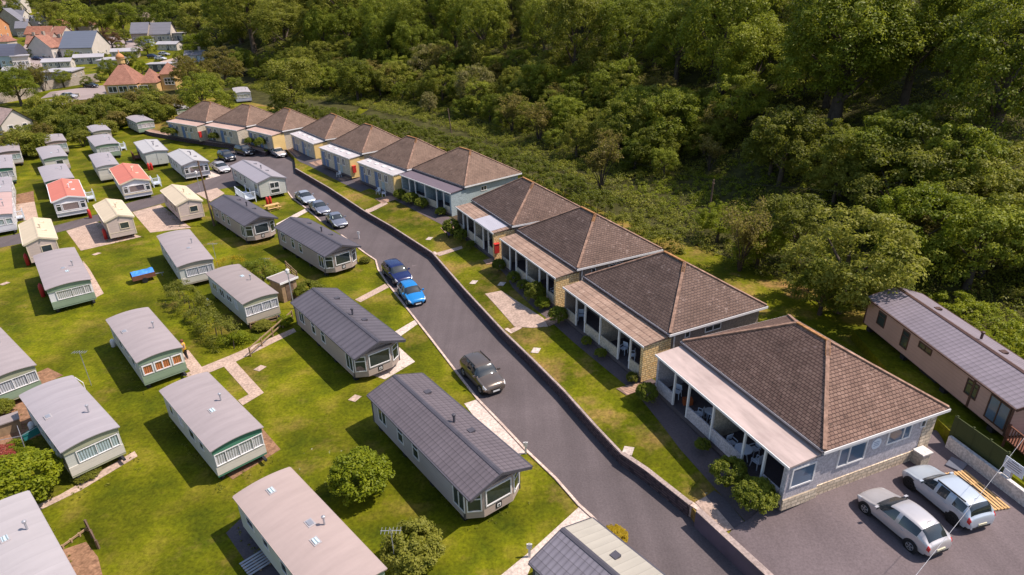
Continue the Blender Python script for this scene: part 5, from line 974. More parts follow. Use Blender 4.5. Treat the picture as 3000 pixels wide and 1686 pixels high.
# car park edge: white wall, fence with sign, pallet
a, b = P(2772,1311,CZ1).xy, P(3150,1600,CZ1).xy
t = thing('garden_wall', 'low white rendered wall along the far side of the car park', 'wall', (a.x, a.y, CZ1)); polybar(MB(), [Vector((0,0)), b-a], .22, 0, .85).build('wall_face', OFFW, t)
t = thing('panel_fence', 'dark green boarded fence above the white car park wall', 'fence', (a.x, a.y, CZ1)); u = (b-a).normalized(); nn = Vector((-u.y, u.x)); FG = m_clad('green_fence_boards', (.055,.065,.022), .25, .85, False)
fl_ = (P(2960,1350,CZ1+1.6).xy-a).length
polybar(MB(), [nn*.3-u*.3, nn*.3+u*fl_], .06, .3, 2.0).build('fence_panel', FG, t)
for k in range(4): q = nn*.36+u*(fl_*k/3-.2); MB().box(q.x-.05, q.x+.05, q.y-.05, q.y+.05, 0, 2.05).build('post', FG, t)
sg = a+u*(fl_-.1)+nn*.1; t = thing('notice_board', 'white notice board with small plate below it at the end of the green fence', 'sign', (sg.x, sg.y, CZ1+.8), math.atan2(u.y, u.x)); MB().box(0, 1.1, -.03, 0, .45, 1.15).build('board', PLASTICW, t); MB().box(.15, .5, -.03, 0, .1, .42).build('small_plate', PLASTICW, t); MB().box(.5, .58, 0, .06, -.8, 1.1).build('post', GALV, t)
lt = MB()
for k, (x0, x1) in enumerate([(.35,.75),(.15,.95),(.12,.98),(.2,.9)]): lt.box(x0, x1, -.034, -.031, 1.02-k*.13, 1.055-k*.13)
lt.build('lettering', P_NAVY, t)
p = (P(2795,1388,CZ1)+P(2925,1500,CZ1))/2; d = (P(2925,1500,CZ1)-P(2795,1388,CZ1)).xy; t = thing('wooden_pallet', 'long slatted pale wooden pallet lying between the car and the white wall', 'pallet', (p.x, p.y, CZ1+.03), math.atan2(d.y, d.x)); L = d.length
for k in range(7): y = -.6+k*.2; MB().box(-L/2, L/2, y-.06, y+.06, .1, .13).build('slat', NEWWOOD, t)
for k in range(4): x = -L/2+.1+k*(L-.2)/3; MB().box(x-.06, x+.06, -.66, .66, 0, .1).build('bearer', NEWWOOD, t)
p = P(2800,1366,CZ1); o = MB().box(-.5, .5, -.4, .4, 0, .12).build('floor_mat', P_GREY); o.location = (p.x, p.y, CZ1+.03); o.rotation_euler.z = .7; tag(o, 'grey blue sheet on the tarmac behind the pallet', 'sheet')
# pushchair on the lawn
p = TT(1318,694); t = thing('pushchair', 'small purple and white pushchair standing on the lawn edge', 'pushchair', p, R(20)); PUR = M('purple_cloth', (.12,.07,.22)); MB().ob((0,0,.45), (1,0,0), (0,.9,.4), (0,-.4,.9), .25, .35, .05).build('seat', PUR, t); MB().ob((0,.34,.75), (1,0,0), (0,.5,.87), (0,-.87,.5), .26, .3, .05).build('hood', PLASTICW, t); MB().bar((-.26,.3,.5), (-.26,-.55,1.0), .03, .03).bar((.26,.3,.5), (.26,-.55,1.0), .03, .03).bar((-.26,-.55,1.0), (.26,-.55,1.0), .03, .03).build('handle', BLACKPL, t)
for a_ in (-.26, .26):
    for b_ in (-.35, .38): wh = MB().lathe([(.06, -.03), (.13, -.03), (.13, .03), (.06, .03)], (0,0,0), 12).build('wheel', RUBBER, t); wh.location = (a_, b_, .13); wh.rotation_euler = (0, R(90), 0)
# person beside the orange-curtain caravan
p = P(547,1052,0)
def person(label, p, rz):
    t = thing('person', label, 'person', p, rz); me = bpy.data.meshes.new('body'); V = [(0,0,.95),(0,.0,1.15),(0,-.02,1.38),(0,-.03,1.5),(0,-.05,1.64),(.19,-.02,1.40),(.25,-.06,1.14),(.16,-.22,1.0),(-.19,-.02,1.40),(-.25,-.06,1.14),(-.16,-.22,1.0),(.10,0,.88),(.12,-.03,.48),(.12,.02,.06),(.12,-.14,.03),(-.10,0,.88),(-.12,.04,.48),(-.12,.10,.06),(-.12,-.06,.03)]
    E_ = [(0,1),(1,2),(2,3),(3,4),(2,5),(5,6),(6,7),(2,8),(8,9),(9,10),(0,11),(11,12),(12,13),(13,14),(0,15),(15,16),(16,17),(17,18)]; Rd = [.14,.13,.15,.055,.10,.06,.045,.035,.06,.045,.035,.09,.065,.045,.04,.09,.065,.045,.04]
    me.from_pydata(V, E_, []); o = bpy.data.objects.new('body', me); COL.objects.link(o); o.parent = t; md = o.modifiers.new('skin', 'SKIN'); o.modifiers.new('sub', 'SUBSURF').levels = 1
    for k, r in enumerate(Rd): me.skin_vertices[0].data[k].radius = (r, r)
    me.skin_vertices[0].data[0].use_root = True; me.materials.append(M('skin_tone', (.45,.26,.18)))
    MB().lathe([(.17,.78),(.185,.95),(.17,1.15),(.19,1.35),(.15,1.46),(.07,1.5)], (0,-.01,0), 14).build('shirt', M('yellow_shirt', (.58,.33,.02)), t, True); MB().tube([(.10,0,.9),(.12,-.03,.48),(.12,.02,.10)], [.12,.09,.07], 10).tube([(-.10,0,.9),(-.12,.04,.48),(-.12,.10,.10)], [.12,.09,.07], 10).build('trousers', M('dark_trousers', (.03,.025,.03)), t, True)
    MB().lathe([(.02,1.54),(.10,1.58),(.125,1.66),(.11,1.74),(.05,1.79),(.01,1.80)], (0,-.02,0), 12).build('hair', M('red_brown_hair', (.16,.045,.03)), t, True); return t
person('person in yellow top and dark trousers standing at the corner of the orange curtained caravan', p, R(-30))
# aerials, washing line, frames
def aerial(label, px, py, h=3.3):
    p = P(px, py, 0); t = thing('tv_aerial', label, 'aerial', p); MB().tube([(0,0,0), (0,0,h)], .025, 6).build('mast', GALV, t); m = MB().bar((-.5,0,h-.1), (.5,0,h-.1), .025, .025)
    for k in range(6): m.bar((-.45+k*.18,-.22,h-.1), (-.45+k*.18,.22,h-.1), .014, .014)
    m.build('antenna', GALV, t)
aerial('television aerial beside the bush at the pinkish roofed caravan', 1163, 1690, 3.2); aerial('thin aerial at the back of the seamed grey caravan', 268, 1130, 3.0); aerial('thin aerial beside the caravan by the yellow shrub', 640, 790, 3.0); aerial('thin aerial at the hedged caravan corner', 790, 838, 3.0)
p = P(250,1165,0); t = thing('drying_rack', 'white metal drying frame behind the seamed grey caravan', 'clothes frame', p, R(-35)); MB().tube([(-.6,0,0), (-.6,0,1.5)], .03).tube([(.6,0,0), (.6,0,1.5)], .03).tube([(-.6,0,1.5), (.6,0,1.5)], .03).build('frame', WHITE, t)
p = P(80,1335,0); t = thing('clothes_line', 'tilted rotary clothes line in the shaded garden by the left bush', 'clothes line', p, R(25)); MB().tube([(0,0,0), (.1,0,1.7)], .03).build('mast', GALV, t)
for k in range(4): a_ = k*math.pi/2+.3; MB().bar((.1,0,1.5), (.1+1.0*math.cos(a_), 1.0*math.sin(a_), 1.75), .025, .025).build('arm', GALV, t)
MB().quad((.1,.1,1.5), (.9,.5,1.7), (.95,.5,1.1), (.15,.1,1.0)).build('teal_cloth', M('teal_cloth', (.02,.16,.16)), t)
p = P(16,1268,0); t = thing('garden_bunker', 'small brown store with dark lid at the left edge of the flower garden', 'store', p, R(40)); MB().box(-.9, .9, -.45, .45, 0, .9).build('walls', WOOD, t); MB().box(-1.0, 1.0, -.55, .55, .9, .98).build('lid', SEAM['taupe'], t)
p = P(750,1655,0); t = thing('wooden_pallet', 'grey slatted pallet in the shade of the pinkish roofed caravan', 'pallet', (p.x, p.y, .02), R(45))
for k in range(6): MB().box(-.6, .6, -.5+k*.2-.06, -.5+k*.2+.06, .1, .13).build('slat', GALV, t)
for x in (-.5, 0, .5): MB().box(x-.05, x+.05, -.56, .56, 0, .1).build('bearer', WOOD, t)
a, b = P(258,1548,0), P(290,1608,0); fence('short row of dark weathered boards in the lawn at the lower left', a, b, .55, 3, POLEW, 3); a, b = P(185,1608,0), P(258,1555,0); fence('low cane edging of the bare bed at the lower left', a, b, .2, 1, WOOD, 4)
# kerb-side signs
for px, py, lab in [(1052,700,'white marker post at the road edge by the lodge at the bend'),(1590,1005,'grey gas flue box at the caravan wall'),(1540,1330,'thin wire guard at the kerb beside the foreground lodge'),(1551,1632,'small white box on a post at the bottom lodge corner')][::1]:
    if px == 1590: continue
    q = P(px, py, 0); o = MB().box(-.06, .06, -.06, .06, 0, .9).box(-.14, .14, -.03, .03, .6, .9).build('marker_post', WHITE); o.location = q; tag(o, lab, 'post')
# ------------------------------------------------------------------ shrubs of the park
RB = [round_proto(91, L_BRIGHT), round_proto(92, L_HEDGE)]
def bush(label, px, py, r, h=None, mat=L_HEDGE, z=0.0, k=0, group=None):
    p = P(px, py, z); h = h or r*1.5; return put(RB[k % 2], (p.x, p.y, z), r, rg.uniform(0, 6), label, 'bush', group, mat, h/r/1.5)
bush('big rounded glossy green bush beside the foreground lodge', 1062, 1448, 1.75, 2.6, L_BRIGHT, k=0); bush('rounded yellowish green bush below the foreground lodge at the bottom', 1215, 1655, 1.55, 2.2, L_OLIVE, k=1); bush('bushy bright green shrub in the bottom left garden', 88, 1460, 2.0, 2.7, L_BRIGHT, k=0)
for k, (i, x, y, r, lab, m) in enumerate([(0,-5.6,-3.3,.85,'dark bush at the far end of the largest chalet path',L_DARK),(0,3.2,-3.4,1.15,'dark hedge bush before the round table veranda',L_DARK),(0,5.3,-3.3,1.3,'big dark shrub at the car park corner of the largest chalet',L_DARK),(0,.2,-2.9,.55,'low dark plants under the low wall of the largest chalet',L_DARK),(1,-5.3,-3.0,.95,'dark bush below the veranda beside the yellow pier',L_DARK),(1,-1.0,-2.8,.5,'small creeping plants before the dark tiled chalet',L_DARK),(1,1.1,-2.8,.55,'low dark plants before the dark tiled chalet',L_DARK),(1,5.1,-2.7,.5,'pale leafy plant at the foot of the dark tiled chalet pier',L_OLIVE),(2,-4.8,-2.9,.8,'round dark bush at the far end of the lichen roofed chalet',L_DARK),(2,-1.5,-2.9,.75,'round clipped bush at the middle of the lichen roofed chalet',L_DARK),(2,.6,-2.9,.72,'round clipped bush right of the middle of the lichen roofed chalet',L_DARK),(2,3.2,-3.0,1.15,'large green bush before the last bay of the lichen roofed chalet',L_HEDGE),(2,4.7,-3.1,.8,'bright leafy bush at the foot of the tall yellow pier',L_BRIGHT),(3,-4.6,-3.2,1.2,'big dark bush between the blue and the corrugated chalets',L_DARK),(3,-5.5,-3.4,.7,'bright yellow green shrub beside the big dark bush',L_BRIGHT),(3,-2.3,-3.0,.85,'dark bush before the corrugated chalet veranda',L_DARK),(3,.3,-2.9,.6,'low dark plants before the corrugated chalet',L_DARK),(4,-5.2,-3.1,1.05,'square dark hedge bush at the far end of the blue chalet',L_DARK),(4,-2.3,-3.2,1.25,'large dark clipped bush before the blue chalet',L_DARK),(4,.3,-3.1,1.0,'dark clipped bush right of the white rail at the blue chalet',L_DARK),(4,4.6,-3.0,.8,'small dark bush at the near corner of the blue chalet',L_DARK),(8,-2.6,-3.2,1.0,'dark bush at the veranda behind the black cars',L_DARK),(8,1.5,-3.3,1.2,'dark bush left of the yellow gable wall',L_DARK),(9,-1.8,-3.0,1.15,'tall round green bush before the second farthest chalet',L_HEDGE),(10,-4.9,-3.0,1.2,'left round green bush before the farthest chalet',L_HEDGE),(10,-2.6,-3.2,1.2,'right round green bush before the farthest chalet',L_HEDGE)]):
    q = cw(i, x*.94, y*.9, 0); put(RB[k % 2], (q.x, q.y, CZ1-.05), r*.85, rg.uniform(0, 6), lab, 'bush', 'bushes along the chalet fronts', m, rg.uniform(.85, 1.15))
hedge('thick leafy hedge along the left side of the garden with rails', [P(520,868,0).xy, P(565,915,0).xy, P(625,975,0).xy, P(672,1022,0).xy], 2.0, 1.75, L_OLIVE, 7, .09, 0); hedge('bright leafy hedge corner beside the concrete path junction', [P(665,1035,0).xy, P(735,990,0).xy], 1.5, 1.1, L_BRIGHT, 7, .08, 0)
hedge('golden yellow flowering shrub behind the hedged caravan', [P(615,812,0).xy, P(660,796,0).xy, P(715,782,0).xy], .9, 1.3, L_GOLD, 9, .07, 0)
p = P(775,850,0); put(MIDT[0], (p.x, p.y, 0), .62, 1.0, 'dense green garden tree behind the hedged caravan', 'tree', None, L_SYC, .9); bush('low green shrub between shed and shaded lodge', 905, 865, 1.5, 1.2, L_HEDGE, k=1); bush('spiky green plant at the corner of the hedged caravan', 838, 955, .7, .9, L_BRIGHT); bush('low plants in the railed garden by the hedged caravan', 770, 965, .8, .7, L_OLIVE); bush('small green shrub at the railed garden corner', 700, 1000, .8, .8, L_BRIGHT)
bush('low shrub at the kerb beside the lodge at the bend', 1070, 770, .6, .6, L_OLIVE); bush('low flowering plants along the road beside the bottom lodge', 1800, 1580, .7, .5, L_GOLD)
bush('red and pink flowering plants in the left garden', 22, 1345, 1.0, .8, L_FLOWER); bush('light green garden plants beside the red flowers', 55, 1330, .9, .8, L_BRIGHT, k=1); bush('green shrub at the left edge below the white clothes posts', 5, 1215, .9, 1.0, L_HEDGE); bush('weedy green plants along the front of the blue blind caravan', 255, 1395, .8, .4, L_OLIVE)
# ------------------------------------------------------------------ shrubbery between park and village
for k, (x, y, r) in enumerate([(95,345,1.5),(140,350,1.6),(190,345,1.7),(240,350,1.6),(120,385,1.4),(60,420,1.7),(100,425,1.5),(165,375,1.5),(215,375,1.5),(330,352,1.5),(300,330,1.7),(350,325,1.8),(400,325,1.6),(440,330,1.5),(255,320,1.6),(200,318,1.7),(150,318,1.6),(110,310,1.5),(345,350,1.3),(400,300,1.6),(340,298,1.6),(290,300,1.6),(450,300,1.8),(480,335,1.4),(25,425,1.5),(235,400,1.3),(75,390,1.3),(310,375,1.2),(440,285,1.8),(500,300,1.8)]):
    p = T(x, y, 1.5*r); p.z = gz(p.x, p.y); m = [L_OLIVE, L_HEDGE, L_OLIVE, L_HEDGE, L_BROWN][k % 5]; put(SHR[k % 3], p, r*1.2, rg.uniform(0, 6), {L_OLIVE: 'olive green shrub in the shrubbery behind the far caravans', L_HEDGE: 'dull green shrub in the shrubbery behind the far caravans', L_BROWN: 'brownish shrub in the shrubbery behind the far caravans'}[m], 'shrub', 'shrubs between the park and the village', m, rg.uniform(.85, 1.25))
def ptree(x, y, wpx, m, lab, k=0, asp=1.0):
    '''a tree whose crown centre was seen at (x, y) and wpx wide'''
    hc = 6.0
    for _ in range(3): p = T(x, y, hc); s_ = wpx*pix((p.x, p.y, p.z+hc))[2]/FPX/6.2; hc = 3.7*s_*asp
    put(MIDT[k % 3], (p.x, p.y, gz(p.x, p.y)), s_, rg.uniform(0, 6), lab, 'tree', None, m, asp)
for k, (x, y, wp, m, lab) in enumerate([(588,266,150,L_SYC,'broad dark tree left of the farthest chalets'),(665,285,60,L_HEDGE,'small tree behind the farthest chalet roofs'),(555,200,110,L_BROWN,'brownish rounded tree behind the yellow bungalow'),(40,238,120,L_SYC,'broad green tree at the left edge above the white building'),(5,232,70,L_SYC,'green tree cut by the left edge above the white building'),(178,222,56,L_DARK,'dark conifer like tree before the grey felt roofed store'),(315,195,64,L_DARK,'dark tree left of the little cupola'),(372,172,62,L_HEDGE,'tall dark tree behind the little cupola'),(250,235,36,L_DARK,'small dark tree left of the yellow bungalow'),(412,192,40,L_BRIGHT,'bright small tree right of the cupola'),(565,125,80,L_BRIGHT,'bright green rounded tree by the village parking court'),(650,180,120,L_BROWN,'brown green tree at the wood edge above the last chalets'),(705,170,85,L_SYC,'tall green tree behind the chalet ridge at the wood edge'),(850,235,180,L_OLIVE,'wide olive thicket tree behind the chalets'),(940,215,80,L_BRIGHT,'bright tree standing in the thicket above the hedge'),(1040,215,130,L_HEDGE,'dull green thicket tree above the hedge'),(425,125,60,L_DARK,'dark tree before the long dark roofed buildings'),(320,103,62,L_PLUM,'copper red tree right of the blue roofed hall'),(362,102,46,L_HEDGE,'green tree left of the long dark roofed buildings'),(162,74,46,L_HEDGE,'green tree above the long red roofs'),(520,160,34,L_DARK,'small dark tree by the village parking court'),(106,52,30,L_GOLD,'yellow flowering tree by the white terrace'),(95,135,22,L_HEDGE,'small green tree between the red roofs at the left'),(225,140,24,L_DARK,'small dark tree behind the blue roofed hall'),(300,165,30,L_HEDGE,'green shrub tree at the right gable of the blue roofed hall'),(350,135,34,L_OLIVE,'olive shrub tree by the village lane'),(395,150,30,L_HEDGE,'green shrub tree above the chalet lodges'),(150,185,26,L_HEDGE,'small green tree behind the chalet lodge with red door'),(230,205,30,L_BRIGHT,'bright shrub tree on the small village lawn'),(290,225,30,L_HEDGE,'green shrub tree beside the village lawn'),(460,185,24,L_HEDGE,'small tree in the village parking court'),(120,125,18,L_DARK,'tiny dark tree between the red ranges'),(2500,720,380,L_OLIVE,'big olive tree with pale tips shading the grass behind the last chalet'),(2700,640,300,L_BRIGHT,'bright green rounded tree above the pink lodge'),(2880,690,300,L_SYC,'green tree right above the pink lodge'),(2900,560,280,L_OLIVE,'olive tree at the right edge above the pink lodge'),(2340,650,240,L_OLIVE,'olive tree beside the grassy gap behind the chalets'),(2230,700,160,L_BRIGHT,'bright green bushy tree in the grassy gap behind the chalets'),(2110,640,130,L_BRIGHT,'bright green small tree left in the grassy gap'),(2420,830,190,L_DARK,'dark bushy tree at the edge of the grass behind the last chalet'),(2610,830,170,L_DARK,'dark bushy tree at the far end of the pink lodge'),(5,60,40,L_HEDGE,'green tree at the left edge above the orange house'),(20,95,26,L_HEDGE,'green tree between orange house and church'),(84,152,26,L_HEDGE,'small tree behind the curved grey roof'),(208,160,40,L_BRIGHT,'bright hedge tree below the blue roofed hall'),(545,190,60,L_BROWN,'brown shrub tree behind the bungalow roof'),(690,245,60,L_DARK,'dark small tree beside the pale blue caravan'),(398,238,46,L_BROWN,'bare brown small tree before the bungalow veranda'),(620,235,70,L_OLIVE,'olive tree above the farthest chalet roofs'),(140,40,95,L_OLIVE,'big rounded olive tree above the red roofed houses'),(215,45,110,L_SYC,'big rounded green tree above the red roofed houses'),(290,50,90,L_DARK,'dark tree above the red hipped house'),(350,45,100,L_SYC,'green tree between the red hipped house and the pink roof'),(415,45,80,L_DARK,'dark tree left above the pink tiled roof'),(500,45,110,L_DARK,'dark tree above the long dark slate roof'),(570,50,120,L_OLIVE,'olive tree above the right end of the slate roof'),(640,90,130,L_HEDGE,'green tree at the wood edge above the parking court'),(20,20,80,L_HEDGE,'green tree at the top left corner'),(120,10,70,L_HEDGE,'green tree beside the top left terrace')]): ptree(x, y, wp, m, lab, k)
for x, y, lab in [(100,278,'bare golden plane tree with pollarded limbs by the village road'),(135,280,'bare brown plane tree with upright limbs by the village road'),(1760,560,'bare brown twiggy tree in the thicket behind the hedge'),(1580,420,'bare orange brown tree in the thicket above the hedge'),(1500,390,'bare orange brown tree left in the thicket above the hedge'),(2165,800,'dry brown twiggy shrub behind the dark tiled chalet'),(1480,150,'rust brown half bare tree high in the wood')]:
    p = T(x, y); put(TWIG[0 if x % 2 else 1], p, 1.5 if x < 200 else 1.25, rg.uniform(0, 6), lab, 'tree', None)
# rubble heap
p = T(2850,880); t = None; rr = random.Random(4); mb = MB()
for k in range(260):
    a_ = rr.uniform(-7, 7); b_ = rr.uniform(-1.6, 1.6); s = rr.uniform(.12, .34); z = 1.1*(1-(b_/1.7)**2)*rr.random(); u = Vector((rr.gauss(0,1), rr.gauss(0,1), rr.gauss(0,1))).normalized(); v = u.orthogonal().normalized(); mb.ob((a_, b_, z), u, v, u.cross(v), s, s*.7, s*.5)
o = mb.build('rubble_heap', M('rubble', (.22,.13,.10), .95, .4, 1.5, .1)); o.location = (40.5, 30, gz(40.5, 30)-.1); o.rotation_euler.z = R(94); tag(o, 'long heap of reddish rubble on the bank above the pink lodge', 'rubble', None, 'stuff')
# ------------------------------------------------------------------ the village
VR = {'red': m_tile('village_red_tiles', (.30,.125,.08), (.35,.16,.105), (.14,.05,.04), .5, .4, 1.6, None, .4), 'rust': m_tile('village_rust_tiles', (.30,.14,.10), (.35,.17,.12), (.13,.06,.05), .5, .4, 1.6, None, .4), 'slate': m_seam('village_slate', (.17,.165,.19), 1.2, .6, .1, .03), 'blue': m_seam('village_blue_metal', (.13,.145,.185), .8, .4, .06, .05), 'grey': m_seam('village_grey_felt', (.36,.34,.36), 2.5, .8, .1, .01), 'pinkr': m_tile('village_pink_tiles', (.42,.30,.27), (.48,.34,.30), (.25,.17,.15), .6, .4, 1.6, None, .3), 'navy': m_seam('village_navy_metal', (.085,.088,.12), 1.0, .4, .06, .05)}
VW = {'white': M('village_white', (.56,.50,.45), .8, .08, .5), 'cream': R_CREAM, 'orange': M('orange_render', (.50,.235,.105), .85, .08, .4), 'yellow': M('yellow_render', (.56,.37,.16), .85, .08, .4), 'stone': m_stone('village_stone', (.36,.30,.25), (.45,.38,.32), (.25,.2,.17), .6, .3), 'bluew': M('pale_blue_panel', (.40,.48,.55), .7, .08, .4), 'dark': M('dark_panel', (.10,.10,.12), .6, .1, .4), 'grey': R_GREY}
def house(label, px, py, wpx, d, h, rise, kind, wall, roof, rz=0, nx=3, nz=1, cat='house', name='house', ws=1.0, chim=False, doorx=None):
    p = T(px, py); dep = pix(p)[2]; W = wpx*.86*dep/FPX; d *= .9; t = thing(name, label, cat, (p.x, p.y, p.z-.2), R(rz)); hx, hy = W/2, d/2
    wl = MB().box(-hx, hx, -hy, hy, 0, h)
    if kind == 'gable': wl.add([(-hx,-hy,h),(-hx,hy,h),(-hx,0,h+rise-.05),(hx,-hy,h),(hx,hy,h),(hx,0,h+rise-.05)], [(0,2,1),(3,4,5),(0,3,5,2),(1,2,5,4)])
    wl.build('wall', VW[wall], t); o = .35; r = MB(); z = h+.02
    if kind == 'gable': r.add([(-hx-o,-hy-o,z-.12),(hx+o,-hy-o,z-.12),(hx+o,0,h+rise+.1),(-hx-o,0,h+rise+.1),(hx+o,hy+o,z-.12),(-hx-o,hy+o,z-.12),(-hx-o,-hy-o,z-.3),(hx+o,-hy-o,z-.3),(hx+o,hy+o,z-.3),(-hx-o,hy+o,z-.3)], [(0,1,2,3),(3,2,4,5),(0,6,7,1),(5,4,8,9)])
    elif kind == 'hip':
        q = max(hx-hy, .3); r.add([(-hx-o,-hy-o,z),(hx+o,-hy-o,z),(hx+o,hy+o,z),(-hx-o,hy+o,z),(-q,0,h+rise),(q,0,h+rise)], [(0,1,5,4),(1,2,5),(2,3,4,5),(3,0,4),(3,2,1,0)])
    elif kind == 'curve':
        pr = [(-hy-o, h-.1)]+[(-hy-o+(2*hy+2*o)*k/8, h+rise*math.sin(math.pi*k/8)) for k in range(1, 8)]+[(hy+o, h-.1)]; n = len(pr); r.add([(-hx-o, a, b) for a, b in pr]+[(hx+o, a, b) for a, b in pr], [tuple(range(n)), tuple(range(2*n-1, n-1, -1))]+[(i, n+i, n+i+1, i+1) for i in range(n-1)])
    else: r.box(-hx-o, hx+o, -hy-o, hy+o, h+.01, h+.3)
    ro = r.build('roof', VR[roof], t)
    if chim: MB().box(hx*.5-.4, hx*.5+.4, -.4, .4, h+rise*.5, h+rise+1.2).build('chimney', VW['stone'], ro)
    for j in range(nz):
        zz = .9+j*2.7
        for i in range(nx): x = -hx+W*(i+.5)/nx; win(t, (x-.6*ws, -hy, zz), (1,0,0), (0,-1,0), 1.2*ws, 1.25, WHITE, None, (.5,), (), .12, .08)
        for y in ((-hy*.45, hy*.45) if d > 5 else (0,)): win(t, (hx, y-.5*ws, zz), (0,1,0), (1,0,0), 1.0*ws, 1.2, WHITE, None, (), (), .12, .08)
    dr = MB().box(hx*.1-.5, hx*.1+.5, -hy-.06, -hy, 0, 2.1).build('door', VW['dark'], t); return t, W
# yellow bungalow with cupola
p = T(385, 272); t = thing('bungalow', 'yellow walled bungalow with red roofs and a little domed cupola', 'house', (p.x, p.y, p.z-.2), R(12)); k = pix(p)[2]/FPX
def block(x0, x1, y0, y1, h, rise, wall='yellow', roof='rust'):
    MB().box(x0+.3, x1-.3, y0+.3, y1-.3, 0, h).build('wall', VW[wall], t); xm, ym = (x0+x1)/2, (y0+y1)/2; q = max((x1-x0)/2-(y1-y0)/2, .05); MB().add([(x0,y0,h),(x1,y0,h),(x1,y1,h),(x0,y1,h),(xm-q,ym,h+rise),(xm+q,ym,h+rise)], [(0,1,5,4),(1,2,5),(2,3,4,5),(3,0,4),(3,2,1,0)]).build('roof', VR[roof], t)
x0 = -52*k; block(x0, 34*k, -5, 7, 3.0, 5.4); block(36*k, 84*k, -3, 6, 2.9, 3.4); block(80*k, 124*k, 1, 9, 4.6, 2.8)
win(t, (92*k, 1.3, 1.7), (1,0,0), (0,-1,0), 2.6, 1.9, WHITE, None, (.33,.66), (.5,), .14, .1); 
for a_ in range(4): win(t, (x0+1+a_*2.6, -4.7, 1.0), (1,0,0), (0,-1,0), 2.2, 1.6, WHITE, None, (.5,), (), .12, .1)
c = bpy.data.objects.new('cupola', None); COL.objects.link(c); c.parent = t; c.location = ((x0+34*k)/2, 1, 7.9); MB().lathe([(1.0,0),(1.0,1.1),(1.2,1.15),(1.2,1.3)], (0,0,0), 10).build('drum', VW['yellow'], c); MB().lathe([(1.2,1.3),(1.05,1.9),(.6,2.4),(.15,2.7),(.1,3.4),(.02,3.6)], (0,0,0), 10).build('dome', VW['orange'], c, True)
h_ = house
_t, _w = h_('large white building with pinkish tiled roof at the left edge below the green trees', 57, 390, 230, 6.6, 2.4, 2.7, 'gable', 'white', 'pinkr', -30, 3, 1, 'building', 'building'); _t.location -= Vector((math.cos(R(-30)), math.sin(R(-30)), 0))*(_w/2-.3)
